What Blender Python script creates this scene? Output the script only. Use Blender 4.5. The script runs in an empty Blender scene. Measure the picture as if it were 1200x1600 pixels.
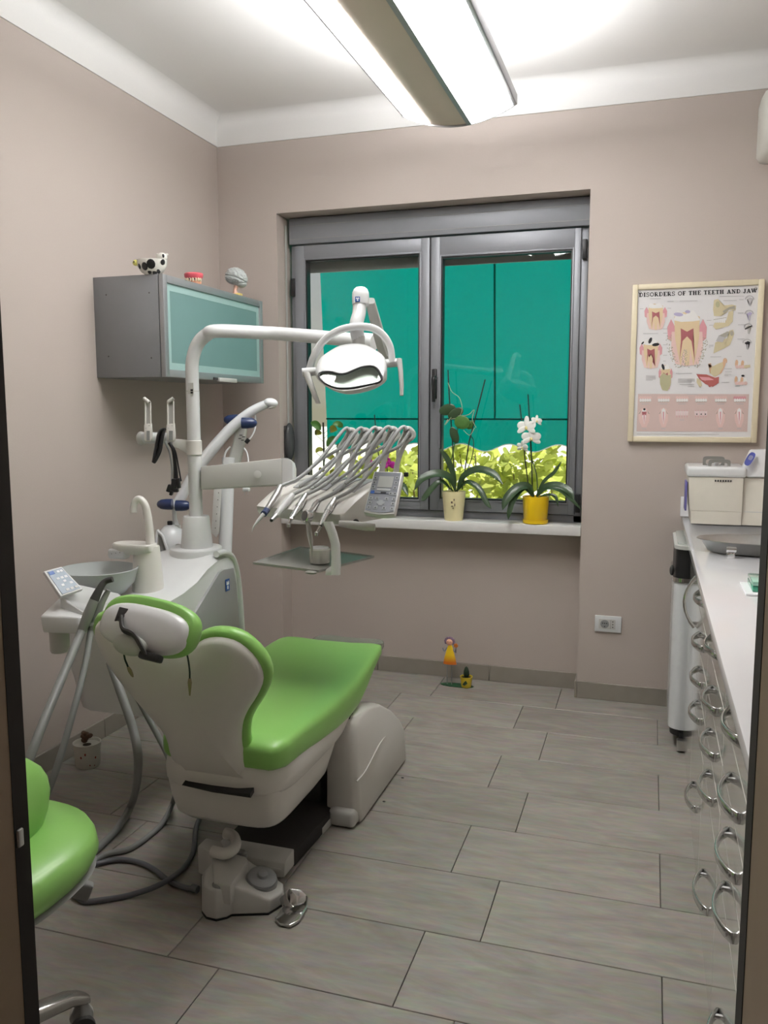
import bpy, bmesh, math, random
from mathutils import Vector, Matrix, Euler
random.seed(7)
scene = bpy.context.scene
COL = scene.collection
# ------------------------------------------------------------------ camera
FPX, YAW, PITCH, ROLL = 1307.2, -0.30783, 0.12087, -0.00096
CAM = Vector((-0.073, -2.0177, 1.3798))
_f0 = Vector((math.sin(YAW), math.cos(YAW), 0)); _r0 = Vector((math.cos(YAW), -math.sin(YAW), 0)); _u0 = Vector((0, 0, 1))
FWD = _f0 * math.cos(PITCH) - _u0 * math.sin(PITCH)
_up = _u0 * math.cos(PITCH) + _f0 * math.sin(PITCH)
RIGHT = _r0 * math.cos(ROLL) + _up * math.sin(ROLL)
UP = _up * math.cos(ROLL) - _r0 * math.sin(ROLL)
cam_data = bpy.data.cameras.new('camera')
cam = bpy.data.objects.new('camera', cam_data); COL.objects.link(cam)
cam_data.sensor_fit = 'VERTICAL'; cam_data.sensor_height = 36.0; cam_data.lens = FPX / 1600 * 36.0
cam_data.clip_start = 0.02
m = Matrix((RIGHT, UP, -FWD)).transposed().to_4x4(); m.translation = CAM
cam.matrix_world = m
scene.camera = cam
# ------------------------------------------------------------------ world, sun, exposure
scene.view_settings.view_transform = 'Standard'
scene.view_settings.look = 'None'
scene.view_settings.exposure = 0.0
scene.view_settings.gamma = 1.0
scene.view_settings.use_curve_mapping = False
LAMP_DOWN, LAMP_UP = 25.0, 34.0           # glow of the ceiling luminaire's diffusers and of its open top
SKY_STRENGTH, SUN_STRENGTH = 2.6, 9.0
world = bpy.data.worlds.new('world'); scene.world = world; world.use_nodes = True
wn = world.node_tree.nodes; wl = world.node_tree.links
bgn = wn['Background']; sky = wn.new('ShaderNodeTexSky'); sky.sky_type = 'HOSEK_WILKIE'
sky.turbidity = 9.0; sky.ground_albedo = 0.4; sky.sun_direction = Vector((0.62, 0.45, 0.64)).normalized()
wl.new(sky.outputs[0], bgn.inputs[0]); bgn.inputs[1].default_value = SKY_STRENGTH
sun_d = bpy.data.lights.new('sun', 'SUN'); sun_d.energy = SUN_STRENGTH; sun_d.angle = 0.01; sun_d.color = (1, .96, .88)
sun = bpy.data.objects.new('sun', sun_d); COL.objects.link(sun)
sun.rotation_euler = Vector((0.62, 0.45, 0.64)).to_track_quat('Z', 'Y').to_euler()
scene.cycles.max_bounces = 10; scene.cycles.diffuse_bounces = 5; scene.cycles.transparent_max_bounces = 12
scene.cycles.sample_clamp_indirect = 6.0; scene.cycles.use_denoising = True
scene.cycles.caustics_reflective = False; scene.cycles.caustics_refractive = False

# ------------------------------------------------------------------ points read off the camera's own geometry
def ray(x, y): return RIGHT * ((x - 600) / FPX) - UP * ((y - 800) / FPX) + FWD
def at(x, y, ax, v):
    d = ray(x, y); i = 'xyz'.index(ax); return CAM + d * ((v - CAM[i]) / d[i])
def dep(x, y, D): return CAM + ray(x, y) * D
def V(*a): return Vector(a)

# ------------------------------------------------------------------ materials
MATS = {}
def mat(name, col, rough=0.5, metal=0.0, var=0.04, scale=30.0, bump=0.0, coat=0.0, trans=0.0, ior=1.45, emit=0.0, sub=0.0, spec=None):
    if name in MATS: return MATS[name]
    M = bpy.data.materials.new(name); M.use_nodes = True; nt = M.node_tree; n = nt.nodes; l = nt.links
    b = n['Principled BSDF']
    tc = n.new('ShaderNodeTexCoord'); ns = n.new('ShaderNodeTexNoise'); ns.inputs['Scale'].default_value = scale; ns.inputs['Detail'].default_value = 3
    l.new(tc.outputs['Object'], ns.inputs['Vector'])
    mx = n.new('ShaderNodeMix'); mx.data_type = 'RGBA'
    mx.inputs[6].default_value = tuple(c * (1 - var) for c in col) + (1,)
    mx.inputs[7].default_value = tuple(min(1, c * (1 + var)) for c in col) + (1,)
    l.new(ns.outputs['Fac'], mx.inputs[0]); l.new(mx.outputs[2], b.inputs['Base Color'])
    b.inputs['Roughness'].default_value = rough; b.inputs['Metallic'].default_value = metal
    b.inputs['Coat Weight'].default_value = coat; b.inputs['Coat Roughness'].default_value = 0.08
    b.inputs['Transmission Weight'].default_value = trans; b.inputs['IOR'].default_value = ior
    if spec is not None: b.inputs['Specular IOR Level'].default_value = spec
    if emit: 
        l.new(mx.outputs[2], b.inputs['Emission Color']); b.inputs['Emission Strength'].default_value = emit
    if bump:
        bp = n.new('ShaderNodeBump'); bp.inputs['Strength'].default_value = bump; bp.inputs['Distance'].default_value = 0.002
        l.new(ns.outputs['Fac'], bp.inputs['Height']); l.new(bp.outputs[0], b.inputs['Normal'])
    MATS[name] = M; return M
def srgb(r, g, b): 
    f = lambda c: (c / 255 / 12.92) if c <= 10 else ((c / 255 + .055) / 1.055) ** 2.4
    return (f(r), f(g), f(b))
W_WALL = mat('taupe_wall_paint', (.47, .41, .372), .75, bump=.15, scale=180, var=.02)
W_WHITE = mat('white_ceiling_paint', (.80, .79, .77), .8, bump=.1, scale=120, var=.015)
PLASTIC = mat('white_plastic', (.67, .68, .685), .32, coat=.25, var=.015)
CREAM = mat('warm_white_shell', (.68, .665, .63), .36, coat=.2, var=.015)
LGREY = mat('light_grey_plastic', (.52, .52, .50), .4, var=.02)
MGREY = mat('mid_grey_plastic', (.25, .255, .25), .45, var=.03)
GREYPANEL = mat('grey_lacquer_panel', (.30, .305, .31), .35, coat=.3, var=.03)
HOSE = mat('grey_hose_rubber', (.20, .205, .20), .5, var=.05)
HOSE_L = mat('light_grey_hose_rubber', (.36, .37, .37), .45, var=.05)
CABLE = mat('slate_cable_rubber', (.11, .115, .13), .5, var=.05)
BLACK = mat('black_plastic', (.012, .012, .013), .4, var=.1)
DARK = mat('dark_grey_rubber', (.045, .043, .042), .6, var=.1)
CHROME = mat('chrome', (.62, .62, .62), .12, 1.0, var=.02)
STEEL = mat('brushed_steel', (.55, .55, .54), .28, 1.0, var=.06, scale=60)
ALU = mat('grey_aluminium_frame', (.22, .225, .245), .42, .25, var=.03)
GREEN = mat('green_vinyl', (.25, .52, .125), .36, coat=.12, var=.03, bump=.05, scale=400)
NAVY = mat('navy_plastic', (.015, .03, .095), .35, coat=.3, var=.05)
BLUE = mat('blue_print', (.02, .09, .34), .4, var=.03)
WHITEPRINT = mat('white_print', (.85, .86, .88), .5, var=.01)
LACQUER = mat('white_gloss_lacquer', (.70, .68, .64), .08, coat=1.0, var=.01)
TOPMAT = mat('white_worktop', (.80, .80, .82), .12, coat=.6, var=.01)
CABGREY = mat('grey_cabinet_laminate', (.20, .203, .215), .4, coat=.15, var=.03)
SKIRT = mat('taupe_tile_skirting', (.27, .245, .21), .45, var=.12, scale=14)
GROUT = mat('dark_grout', (.10, .09, .08), .9, var=.1)
DOORBROWN = mat('brown_door_veneer', (.30, .22, .145), .5, var=.15, scale=12)
SEAL = mat('black_door_seal', (.016, .012, .009), .7, var=.1)
SILL = mat('white_sill_stone', (.70, .69, .68), .35, var=.03)
IVORY = mat('ivory_frame_lacquer', (.72, .64, .47), .4, var=.04)
LEAF = mat('dark_orchid_leaf', (.028, .06, .022), .35, coat=.2, var=.3, scale=25)
LEAF2 = mat('green_orchid_leaf', (.06, .15, .03), .4, var=.3, scale=25)
STAKE = mat('dark_plant_stake', (.015, .016, .012), .6, var=.1)
ROOT = mat('pale_aerial_root', (.35, .36, .24), .7, var=.2)
SOIL = mat('dark_potting_bark', (.03, .02, .012), .95, var=.5, bump=.8, scale=90)
YELLOW = mat('yellow_glazed_pot', (.82, .55, .01), .3, coat=.3, var=.04)
CREAMPOT = mat('cream_glazed_pot', (.80, .72, .42), .4, var=.04)
PETAL = mat('white_petal', (.86, .86, .82), .55, var=.03)
MAGENTA = mat('magenta_petal', (.36, .01, .22), .5, var=.15)
GLASSY = mat('frosted_bowl_glass', (.78, .84, .84), .25, trans=.45, var=.01)
CLEAR = mat('clear_plastic', (.86, .88, .84), .06, trans=.95, ior=1.3, var=.01)
DIFF = mat('lit_diffuser', (1.0, .985, .96), .5, emit=LAMP_DOWN, var=.01, scale=3)
DIFFUP = mat('lit_lamp_top', (.96, .97, 1.0), .5, emit=LAMP_UP, var=.01)
LAMPMETAL = mat('champagne_lamp_metal', (.74, .63, .52), .4, .1, var=.06, scale=5)
LAMPRAIL = mat('grey_lamp_rail', (.42, .42, .44), .4, .6, var=.03)

def floor_mat():
    M = bpy.data.materials.new('streaked_stone_tile'); M.use_nodes = True; n = M.node_tree.nodes; l = M.node_tree.links; b = n['Principled BSDF']
    tc = n.new('ShaderNodeTexCoord'); oi = n.new('ShaderNodeObjectInfo'); mp = n.new('ShaderNodeMapping'); mp.inputs['Scale'].default_value = (1.8, 6.5, 1)
    sc = n.new('ShaderNodeVectorMath'); sc.operation = 'MULTIPLY'; sc.inputs[1].default_value = (17.3, 31.7, 5.1)
    cb = n.new('ShaderNodeCombineXYZ'); [l.new(oi.outputs['Random'], cb.inputs[i]) for i in range(3)]
    l.new(cb.outputs[0], sc.inputs[0]); l.new(sc.outputs[0], mp.inputs['Location']); l.new(tc.outputs['Object'], mp.inputs['Vector'])
    n1 = n.new('ShaderNodeTexNoise'); n1.inputs['Scale'].default_value = 1.8; n1.inputs['Detail'].default_value = 7; n1.inputs['Roughness'].default_value = .62; n1.inputs['Distortion'].default_value = 1.1
    l.new(mp.outputs[0], n1.inputs['Vector'])
    n2 = n.new('ShaderNodeTexNoise'); n2.inputs['Scale'].default_value = 9; n2.inputs['Detail'].default_value = 5; l.new(mp.outputs[0], n2.inputs['Vector'])
    r = n.new('ShaderNodeValToRGB'); e = r.color_ramp.elements
    e[0].position = .28; e[0].color = (.21, .19, .162, 1); e[1].position = .74; e[1].color = (.335, .31, .272, 1)
    k = e.new(.52); k.color = (.272, .251, .22, 1)
    l.new(n1.outputs['Fac'], r.inputs[0])
    mx = n.new('ShaderNodeMix'); mx.data_type = 'RGBA'; mx.blend_type = 'OVERLAY'; mx.inputs[0].default_value = .28
    l.new(r.outputs[0], mx.inputs[6]); l.new(n2.outputs['Color'], mx.inputs[7])
    hs = n.new('ShaderNodeHueSaturation'); hs.inputs['Saturation'].default_value = .9
    mr = n.new('ShaderNodeMapRange'); mr.inputs[3].default_value = .93; mr.inputs[4].default_value = 1.07
    l.new(oi.outputs['Random'], mr.inputs[0]); l.new(mr.outputs[0], hs.inputs['Value']); l.new(mx.outputs[2], hs.inputs['Color'])
    l.new(hs.outputs[0], b.inputs['Base Color']); b.inputs['Roughness'].default_value = .42
    bp = n.new('ShaderNodeBump'); bp.inputs['Strength'].default_value = .12; bp.inputs['Distance'].default_value = .002
    l.new(n2.outputs['Fac'], bp.inputs['Height']); l.new(bp.outputs[0], b.inputs['Normal'])
    return M
TILE = floor_mat()
def pane_mat():
    M = bpy.data.materials.new('window_glass'); M.use_nodes = True; n = M.node_tree.nodes; l = M.node_tree.links
    n.remove(n['Principled BSDF']); o = n['Material Output']
    t = n.new('ShaderNodeBsdfTransparent'); t.inputs[0].default_value = (.93, .96, .95, 1); g = n.new('ShaderNodeBsdfGlossy'); g.inputs['Roughness'].default_value = 0.0
    fr = n.new('ShaderNodeFresnel'); fr.inputs[0].default_value = 1.62; mxx = n.new('ShaderNodeMixShader')
    gm = n.new('ShaderNodeNewGeometry'); iv = n.new('ShaderNodeMath'); iv.operation = 'SUBTRACT'; iv.inputs[0].default_value = 1.0; mu = n.new('ShaderNodeMath'); mu.operation = 'MULTIPLY'
    l.new(gm.outputs['Backfacing'], iv.inputs[1]); l.new(iv.outputs[0], mu.inputs[0]); l.new(fr.outputs[0], mu.inputs[1]); l.new(mu.outputs[0], mxx.inputs[0]); l.new(t.outputs[0], mxx.inputs[1]); l.new(g.outputs[0], mxx.inputs[2]); l.new(mxx.outputs[0], o.inputs[0])
    return M
PANE = pane_mat()
def translucent_mat(name, col, tcol, mix=.6, var=.15, scale=6):
    M = bpy.data.materials.new(name); M.use_nodes = True; n = M.node_tree.nodes; l = M.node_tree.links
    n.remove(n['Principled BSDF']); o = n['Material Output']
    ns = n.new('ShaderNodeTexNoise'); ns.inputs['Scale'].default_value = scale; tc = n.new('ShaderNodeTexCoord'); l.new(tc.outputs['Object'], ns.inputs[0])
    def cm(c):
        mx = n.new('ShaderNodeMix'); mx.data_type = 'RGBA'
        mx.inputs[6].default_value = tuple(x * (1 - var) for x in c) + (1,); mx.inputs[7].default_value = tuple(min(1, x * (1 + var)) for x in c) + (1,)
        l.new(ns.outputs['Fac'], mx.inputs[0]); return mx.outputs[2]
    d = n.new('ShaderNodeBsdfDiffuse'); t = n.new('ShaderNodeBsdfTranslucent'); l.new(cm(col), d.inputs[0]); l.new(cm(tcol), t.inputs[0])
    s = n.new('ShaderNodeMixShader'); s.inputs[0].default_value = mix; l.new(d.outputs[0], s.inputs[1]); l.new(t.outputs[0], s.inputs[2]); l.new(s.outputs[0], o.inputs[0])
    return M
AWN = translucent_mat('teal_awning_cloth', (0.0, .12, .105), (0.0, .19, .16), .7, .05, 3)
GARDENLEAF = translucent_mat('sunlit_garden_leaf', (.42, .48, .14), (.62, .66, .17), .55, .5, 5)
FROST = mat('frosted_cabinet_glass', (.155, .25, .245), .28, coat=.35, var=.12, scale=3)
FROST_EDGE = mat('pale_glass_border', (.33, .47, .455), .3, coat=.3, var=.03)

# ------------------------------------------------------------------ mesh helpers
ORG = {}
def MB(): return bmesh.new()
def box(bm, c, s, rz=0.0, R=None):
    M = (Matrix.Translation(Vector(c)) @ (R.to_4x4() if R is not None else Matrix.Rotation(rz, 4, 'Z')) @ Matrix.Diagonal((s[0], s[1], s[2], 1)))
    bmesh.ops.create_cube(bm, size=1.0, matrix=M); return bm
def bb(bm, a, b): return box(bm, [(a[i] + b[i]) / 2 for i in range(3)], [abs(b[i] - a[i]) for i in range(3)])
def ell(bm, c, r, R=None, seg=20, rings=12):
    M = Matrix.Translation(Vector(c)) @ (R.to_4x4() if R is not None else Matrix.Identity(4)) @ Matrix.Diagonal((r[0], r[1], r[2], 1))
    bmesh.ops.create_uvsphere(bm, u_segments=seg, v_segments=rings, radius=1.0, matrix=M); return bm
def loft(bm, rings, cap=True, closed=True):
    vs = [[bm.verts.new(p) for p in r] for r in rings]; n = len(rings[0])
    for a, b in zip(vs, vs[1:]):
        for i in range(n if closed else n - 1):
            j = (i + 1) % n; bm.faces.new((a[i], a[j], b[j], b[i]))
    if cap: bm.faces.new(vs[0][::-1]); bm.faces.new(vs[-1])
    return bm
def fill(bm):
    bmesh.ops.recalc_face_normals(bm, faces=bm.faces[:]); return bm
def smooth_path(pts, k=6):
    pts = [Vector(p) for p in pts]
    if len(pts) < 3: return pts
    out = []
    P = [pts[0] * 2 - pts[1]] + pts + [pts[-1] * 2 - pts[-2]]
    for i in range(1, len(P) - 2):
        for s in range(k):
            t = s / k; p0, p1, p2, p3 = P[i - 1:i + 3]
            out.append(.5 * ((2 * p1) + (p2 - p0) * t + (2 * p0 - 5 * p1 + 4 * p2 - p3) * t * t + (3 * p1 - p0 - 3 * p2 + p3) * t ** 3))
    return out + [pts[-1]]
def tube(bm, pts, r, n=10, k=0, flat=1.0, cap=True, up=None):
    pts = [Vector(p) for p in pts]; m0 = len(pts)
    if k:
        rr = r
        pts = smooth_path(pts, k)
        if isinstance(r, (list, tuple)):
            r = []
            for i in range(len(pts)):
                f = i / (len(pts) - 1) * (m0 - 1); a = min(int(f), m0 - 2); r.append(rr[a] + (rr[a + 1] - rr[a]) * (f - a))
    N = len(pts); rings = []; prev = None
    for i, p in enumerate(pts):
        t = (pts[min(i + 1, N - 1)] - pts[max(i - 1, 0)]).normalized()
        if prev is None:
            a = Vector(up) if up is not None else (Vector((0, 0, 1)) if abs(t.z) < .9 else Vector((1, 0, 0)))
        else: a = prev
        x = (a - t * a.dot(t)).normalized(); y = t.cross(x); prev = x
        ri = r[i] if isinstance(r, (list, tuple)) else r
        rings.append([p + (x * math.cos(2 * math.pi * j / n) + y * math.sin(2 * math.pi * j / n) * flat) * ri for j in range(n)])
    return loft(bm, rings, cap)
def lathe(bm, prof, c, n=24, M=None, cap=True, sx=1.0, sy=1.0):
    c = Vector(c); rings = []
    for r, z in prof:
        ring = [Vector((math.cos(2 * math.pi * j / n) * r * sx, math.sin(2 * math.pi * j / n) * r * sy, z)) for j in range(n)]
        rings.append([c + ((M @ v) if M is not None else v) for v in ring])
    return loft(bm, rings, cap)
def prism(bm, poly, off):
    off = Vector(off); a = [Vector(p) for p in poly]; return loft(bm, [a, [p + off for p in a]])
def srect(w, h, n=28, e=.45, cx=0, cy=0):
    out = []
    for i in range(n):
        t = 2 * math.pi * (i + .5) / n; c, s = math.cos(t), math.sin(t)
        out.append((cx + w * math.copysign(abs(c) ** e, c), cy + h * math.copysign(abs(s) ** e, s)))
    return out
def rotto(z, x=None):
    """rotation whose local Z points along z"""
    z = Vector(z).normalized(); x = Vector(x) if x is not None else (Vector((1, 0, 0)) if abs(z.x) < .9 else Vector((0, 1, 0)))
    x = (x - z * x.dot(z)).normalized(); y = z.cross(x); return Matrix((x, y, z)).transposed()
def obj(name, bm, m, parent=None, org=None, bevel=0.0, seg=2, sharp=38, kind=None, label=None):
    fill(bm); me = bpy.data.meshes.new(name)
    o = bpy.data.objects.new(name, me); COL.objects.link(o)
    if parent is not None: O = ORG[parent]; o.parent = parent
    else: O = Vector(org) if org is not None else Vector((0, 0, 0)); o.location = O
    ORG[o] = O
    for v in bm.verts: v.co -= O
    if bevel:
        ed = [e for e in bm.edges if len(e.link_faces) == 2 and e.calc_face_angle(0) > .6]
        if ed: bmesh.ops.bevel(bm, geom=ed, offset=bevel, segments=seg, profile=.5, affect='EDGES', clamp_overlap=True)
    bm.to_mesh(me); bm.free()
    for p in me.polygons: p.use_smooth = True
    me.set_sharp_from_angle(angle=math.radians(sharp))
    if isinstance(m, (list, tuple)): [me.materials.append(x) for x in m]
    else: me.materials.append(m)
    if kind: o['kind'] = kind
    if label: o['label'] = label
    return o
def thing(name, label, cat, loc, group=None):
    o = bpy.data.objects.new(name, None); COL.objects.link(o); o.location = loc; ORG[o] = Vector(loc)
    o.empty_display_size = .05; o['label'] = label; o['category'] = cat
    if group: o['group'] = group
    return o
def tag(o, label, cat, group=None):
    o['label'] = label; o['category'] = cat
    if group: o['group'] = group
    return o
def bx(name, a, b, m, parent=None, bevel=0.0, kind=None, seg=2): return obj(name, bb(MB(), a, b), m, parent, org=None if parent else [(a[i] + b[i]) / 2 for i in range(3)], bevel=bevel, kind=kind, seg=seg)

# ================================================================== SETTING
XL, XR, YB, YN, YF = -2.25, 0.72, 2.0, 2.12, -1.25      # left wall, right wall, back wall, niche back, door wall
ZC, ZW = 2.86, 2.72
WX0, WX1, WZ0, WZ1 = -1.92, -0.372, 0.787, 2.37
S = 'structure'
fl = bx('floor', (XL - .1, YF - 1.6, -.08), (XR + .1, YN + .05, -.006), GROUT, kind=S)
tile_shapes = {}
def tile(x0, x1, y0, y1):
    g = .0012; w, h = x1 - x0, y1 - y0; key = (round(w, 3), round(h, 3))
    c = Vector(((x0 + x1) / 2, (y0 + y1) / 2, 0))
    if key not in tile_shapes:
        bm = MB(); bb(bm, (-w / 2 + g, -h / 2 + g, -.008), (w / 2 - g, h / 2 - g, 0))
        top = [e for e in bm.edges if all(v.co.z > -.001 for v in e.verts)]
        bmesh.ops.bevel(bm, geom=top, offset=.0012, segments=1, affect='EDGES')
        me = bpy.data.meshes.new('tile'); bm.to_mesh(me); bm.free(); me.materials.append(TILE); tile_shapes[key] = me
    o = bpy.data.objects.new('tile', tile_shapes[key]); COL.objects.link(o); o.parent = fl; o.location = c - ORG[fl]
FX1 = XR
for k in range(-5, 8):
    y0, y1 = .3 * k, .3 * k + .3
    if y0 < YF - .17: y0 = YF - .17
    y1 = min(y1, YN)
    if y1 - y0 < .01: continue
    d = 0.0 if k % 2 else -.4516
    xs = sorted({round(d + .6 * i, 4) for i in range(-6, 6)})
    for a, b in zip(xs, xs[1:]):
        a2, b2 = max(a, XL), min(b, FX1)
        if b2 - a2 > .015: tile(a2, b2, y0, y1)
# walls
bx('wall_left', (XL - .1, YF, 0), (XL, YB, ZW + .2), W_WALL, kind=S)
bx('wall_right', (XR, YF, 0), (XR + .1, YB, ZW + .2), W_WALL, kind=S)
bm = MB()
bb(bm, (XL - .1, YB, 0), (WX0, YB + .3, ZW + .2)); bb(bm, (WX1, YB, 0), (XR + .1, YB + .3, ZW + .2))
bb(bm, (WX0, YB, WZ1), (WX1, YB + .3, ZW + .2)); bb(bm, (WX0, YN, 0), (WX1, YN + .18, WZ0))
obj('wall_back', bm, W_WALL, kind=S)
DX0, DX1 = at(38, 1190, 'y', YF).x, at(1170, 1200, 'y', YF).x
bm = MB(); bb(bm, (XL - .1, YF - .17, 0), (DX0 - .02, YF, ZC + .1)); bb(bm, (DX1 + .02, YF - .17, 0), (XR + .1, YF, ZC + .1)); bb(bm, (DX0 - .02, YF - .17, 2.25), (DX1 + .02, YF, ZC + .1))
obj('wall_front', bm, W_WALL, kind=S)
bm = MB(); bb(bm, (XL - .1, YF - 1.5, 0), (XL, YF - .17, ZC)); bb(bm, (XR, YF - 1.5, 0), (XR + .1, YF - .17, ZC)); bb(bm, (XL - .1, YF - 1.6, 0), (XR + .1, YF - 1.5, ZC))
obj('wall_hall', bm, W_WALL, kind=S)
bx('floor_hall', (XL, YF - 1.5, -.006), (XR, YF - .17, -.001), SKIRT, kind=S)
# ceiling with a rounded cove down to a white band on the walls
bm = MB(); bb(bm, (XL - .1, YF - 1.6, ZC), (XR + .1, YB + .3, ZC + .1)); obj('ceiling', bm, W_WHITE, kind=S)
def cove(name, a, b, inward):
    a, b, inward = Vector(a), Vector(b), Vector(inward); prof = [(0, ZW), (.006, ZW), (.007, ZW + .075)]
    for i in range(7):
        t = i / 6 * math.pi / 2; prof.append((.007 + .055 * (1 - math.cos(t)), ZW + .085 + .055 * math.sin(t)))
    prof += [(.06, ZC + .02), (0, ZC + .02)]
    bm = MB(); loft(bm, [[p + inward * q + V(0, 0, z) for q, z in prof] for p in (a, b)]); obj(name, bm, W_WHITE, kind=S, sharp=50)
cove('trim_1', (XL, YF, 0), (XL, YB, 0), (1, 0, 0)); cove('trim_2', (XL, YB, 0), (XR, YB, 0), (0, -1, 0)); cove('trim_3', (XR, YF, 0), (XR, YB, 0), (-1, 0, 0))
# skirting tiles
def skirt(name, segs):
    o = None
    for a, b in segs:
        if o is None: o = bx(name, a, b, SKIRT, kind=S, bevel=.002, seg=1)
        else: bx('skirting_tile', a, b, SKIRT, o, bevel=.002, seg=1)
ZB = .082
ys = [YF + .002, -.92, -.32, .28, .88, 1.48, 1.988]
skirt('baseboard_left', [((XL, a + .001, 0), (XL + .011, b - .001, ZB)) for a, b in zip(ys, ys[1:])])
skirt('baseboard_back', [((XL + .011, YB - .011, 0), (WX0 - .002, YB, ZB))] + [((a + .001, YN - .011, 0), (b - .001, YN, ZB)) for a, b in ((WX0 + .01, -1.42), (-1.42, -.82), (-.82, WX1 - .011))]
      + [((WX1 - .011, YB - .0115, 0), (WX1, YN - .011, ZB)), ((WX1 + .001, YB - .011, 0), (.12, YB, ZB)), ((WX0, YB - .011, 0), (WX0 + .01, YN, ZB))])
# door frame the photograph is taken through
dr = obj('door_1', bb(bb(bb(MB(), (DX0 - .03, YF - .175, 0), (DX0 - .0006, YF - .022, 2.25)), (DX1 + .0006, YF - .175, 0), (DX1 + .03, YF - .04, 2.25)), (DX0 - .03, YF - .175, 2.2), (DX1 + .03, YF - .02, 2.26)), DOORBROWN, kind=S)
bx('door_seal', (DX0 - .03, YF - .022, 0), (DX0, YF + .002, 2.2), SEAL, dr)
bx('door_seal', (DX1, YF - .04, 0), (DX1 + .03, YF + .002, 2.2), SEAL, dr)
bm = MB(); p = at(36, 1305, 'x', DX0); box(bm, p + V(.0, -.006, 0), (.006, .010, .022)); obj('strike_plate', bm, STEEL, dr, bevel=.002)
# ---- window
Y0 = 2.135                                                        # room face of the fixed frame
wi = bx('window_1', (WX0 + .02, Y0, .835), (WX0 + .062, Y0 + .07, 2.232), ALU, kind=S, bevel=.002)
for a, b in (((WX1 - .05, Y0, .835), (WX1 - .012, Y0 + .07, 2.232)), ((WX0 + .02, Y0, .833), (WX1 - .012, Y0 + .07, .868))): bx('window_frame', a, b, ALU, wi, bevel=.002)
sb = bx('shutter_box', (WX0 + .02, Y0 - .03, 2.234), (WX1 - .003, Y0 + .07, WZ1 - .005), ALU, wi, bevel=.004)
for i in range(2): bx('shutter_box_groove', (WX0 + .022, Y0 - .0315, 2.258 + i * .068), (WX1 - .005, Y0 - .0295, 2.261 + i * .068), MGREY, sb)
bx('shutter_end_bar', (WX0 + .07, Y0 + .085, 2.105), (WX1 - .05, Y0 + .1, 2.225), mat('shutter_bar_grey', (.30, .30, .29), .5), wi)
def sash(x0, x1, z0, z1, gx0, gx1, gz0, gz1):
    yf = Y0 - .016; bm = MB()
    for a, b in (((x0, z0), (gx0 - .012, z1)), ((gx1 + .012, z0), (x1, z1)), ((gx0 - .012, z0), (gx1 + .012, gz0 - .012)), ((gx0 - .012, gz1 + .012), (gx1 + .012, z1))):
        bb(bm, (a[0], yf, a[1]), (b[0], yf + .06, b[1]))
    s = obj('sash', bm, ALU, wi, bevel=.0015)
    bm = MB()
    for a, b in (((gx0 - .012, gz0 - .012), (gx0 - .004, gz1 + .012)), ((gx1 + .004, gz0 - .012), (gx1 + .012, gz1 + .012)), ((gx0 - .004, gz0 - .012), (gx1 + .004, gz0 - .004)), ((gx0 - .004, gz1 + .004), (gx1 + .004, gz1 + .012))):
        bb(bm, (a[0], yf - .004, a[1]), (b[0], yf + .05, b[1]))
    obj('glazing_bead', bm, ALU, s, bevel=.001)
    bm = MB()
    for a, b in (((gx0 - .004, gz0 - .004), (gx0 + .003, gz1 + .004)), ((gx1 - .003, gz0 - .004), (gx1 + .004, gz1 + .004)), ((gx0 + .003, gz0 - .004), (gx1 - .003, gz0 + .003)), ((gx0 + .003, gz1 - .003), (gx1 - .003, gz1 + .004))):
        bb(bm, (a[0], yf + .004, a[1]), (b[0], yf + .05, b[1]))
    obj('black_gasket', bm, BLACK, s)
    bx('pane', (gx0, yf + .022, gz0), (gx1, yf + .026, gz1), PANE, s)
    return s
s1 = sash(WX0 + .045, -1.150, .872, 2.228, -1.812, -1.205, .928, 2.15)
s2 = sash(-1.142, WX1 - .045, .872, 2.228, -1.086, -.458, .934, 2.128)
bx('sash_rebate', (-1.1485, Y0 - .012, .872), (-1.1435, Y0 + .04, 2.228), BLACK, wi)
yf = Y0 - .016
hz = at(681, 600, 'y', yf)
bm = MB(); box(bm, hz + V(-.006, -.006, .0), (.026, .012, .15)); hb = obj('window_handle', bm, BLACK, s2, bevel=.005)
bm = MB(); tube(bm, [hz + V(0, -.01, .03), hz + V(0, -.045, .03), hz + V(.001, -.05, 0), hz + V(.001, -.05, -.09)], [.011, .011, .012, .008], k=4); obj('handle_lever', bm, BLACK, hb)
for x, z in ((WX1 - .028, 2.13), (WX1 - .028, .93), (WX0 + .034, 2.02), (WX0 + .034, .93)): bx('window_hinge', (x - .011, yf - .008, z - .045), (x + .011, yf + .02, z + .045), BLACK, wi, bevel=.003)
bx('trim_4', (WX0 + .001, 1.992, WZ0), (WX1 - .001, Y0 - .001, .834), SILL, kind=S, bevel=.004)
# shutter strap with its winder on the left reveal
t = thing('shutter_strap', 'narrow grey shutter strap with a rounded dark winder on the left window reveal', 'shutter strap', (WX0, 2.075, 1.22))
bx('strap', (WX0 + .004, 2.088, 1.28), (WX0 + .007, 2.106, 2.33), LGREY, t)
bm = MB(); ell(bm, (WX0 + .02, 2.075, 1.215), (.024, .045, .10)); obj('strap_winder', bm, mat('dark_winder_plastic', (.05, .052, .055), .5), t, sharp=80)
bm = MB(); bb(bm, (WX0 + .001, 2.045, 1.13), (WX0 + .012, 2.108, 1.30)); obj('winder_plate', bm, DARK, t, bevel=.004)
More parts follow.
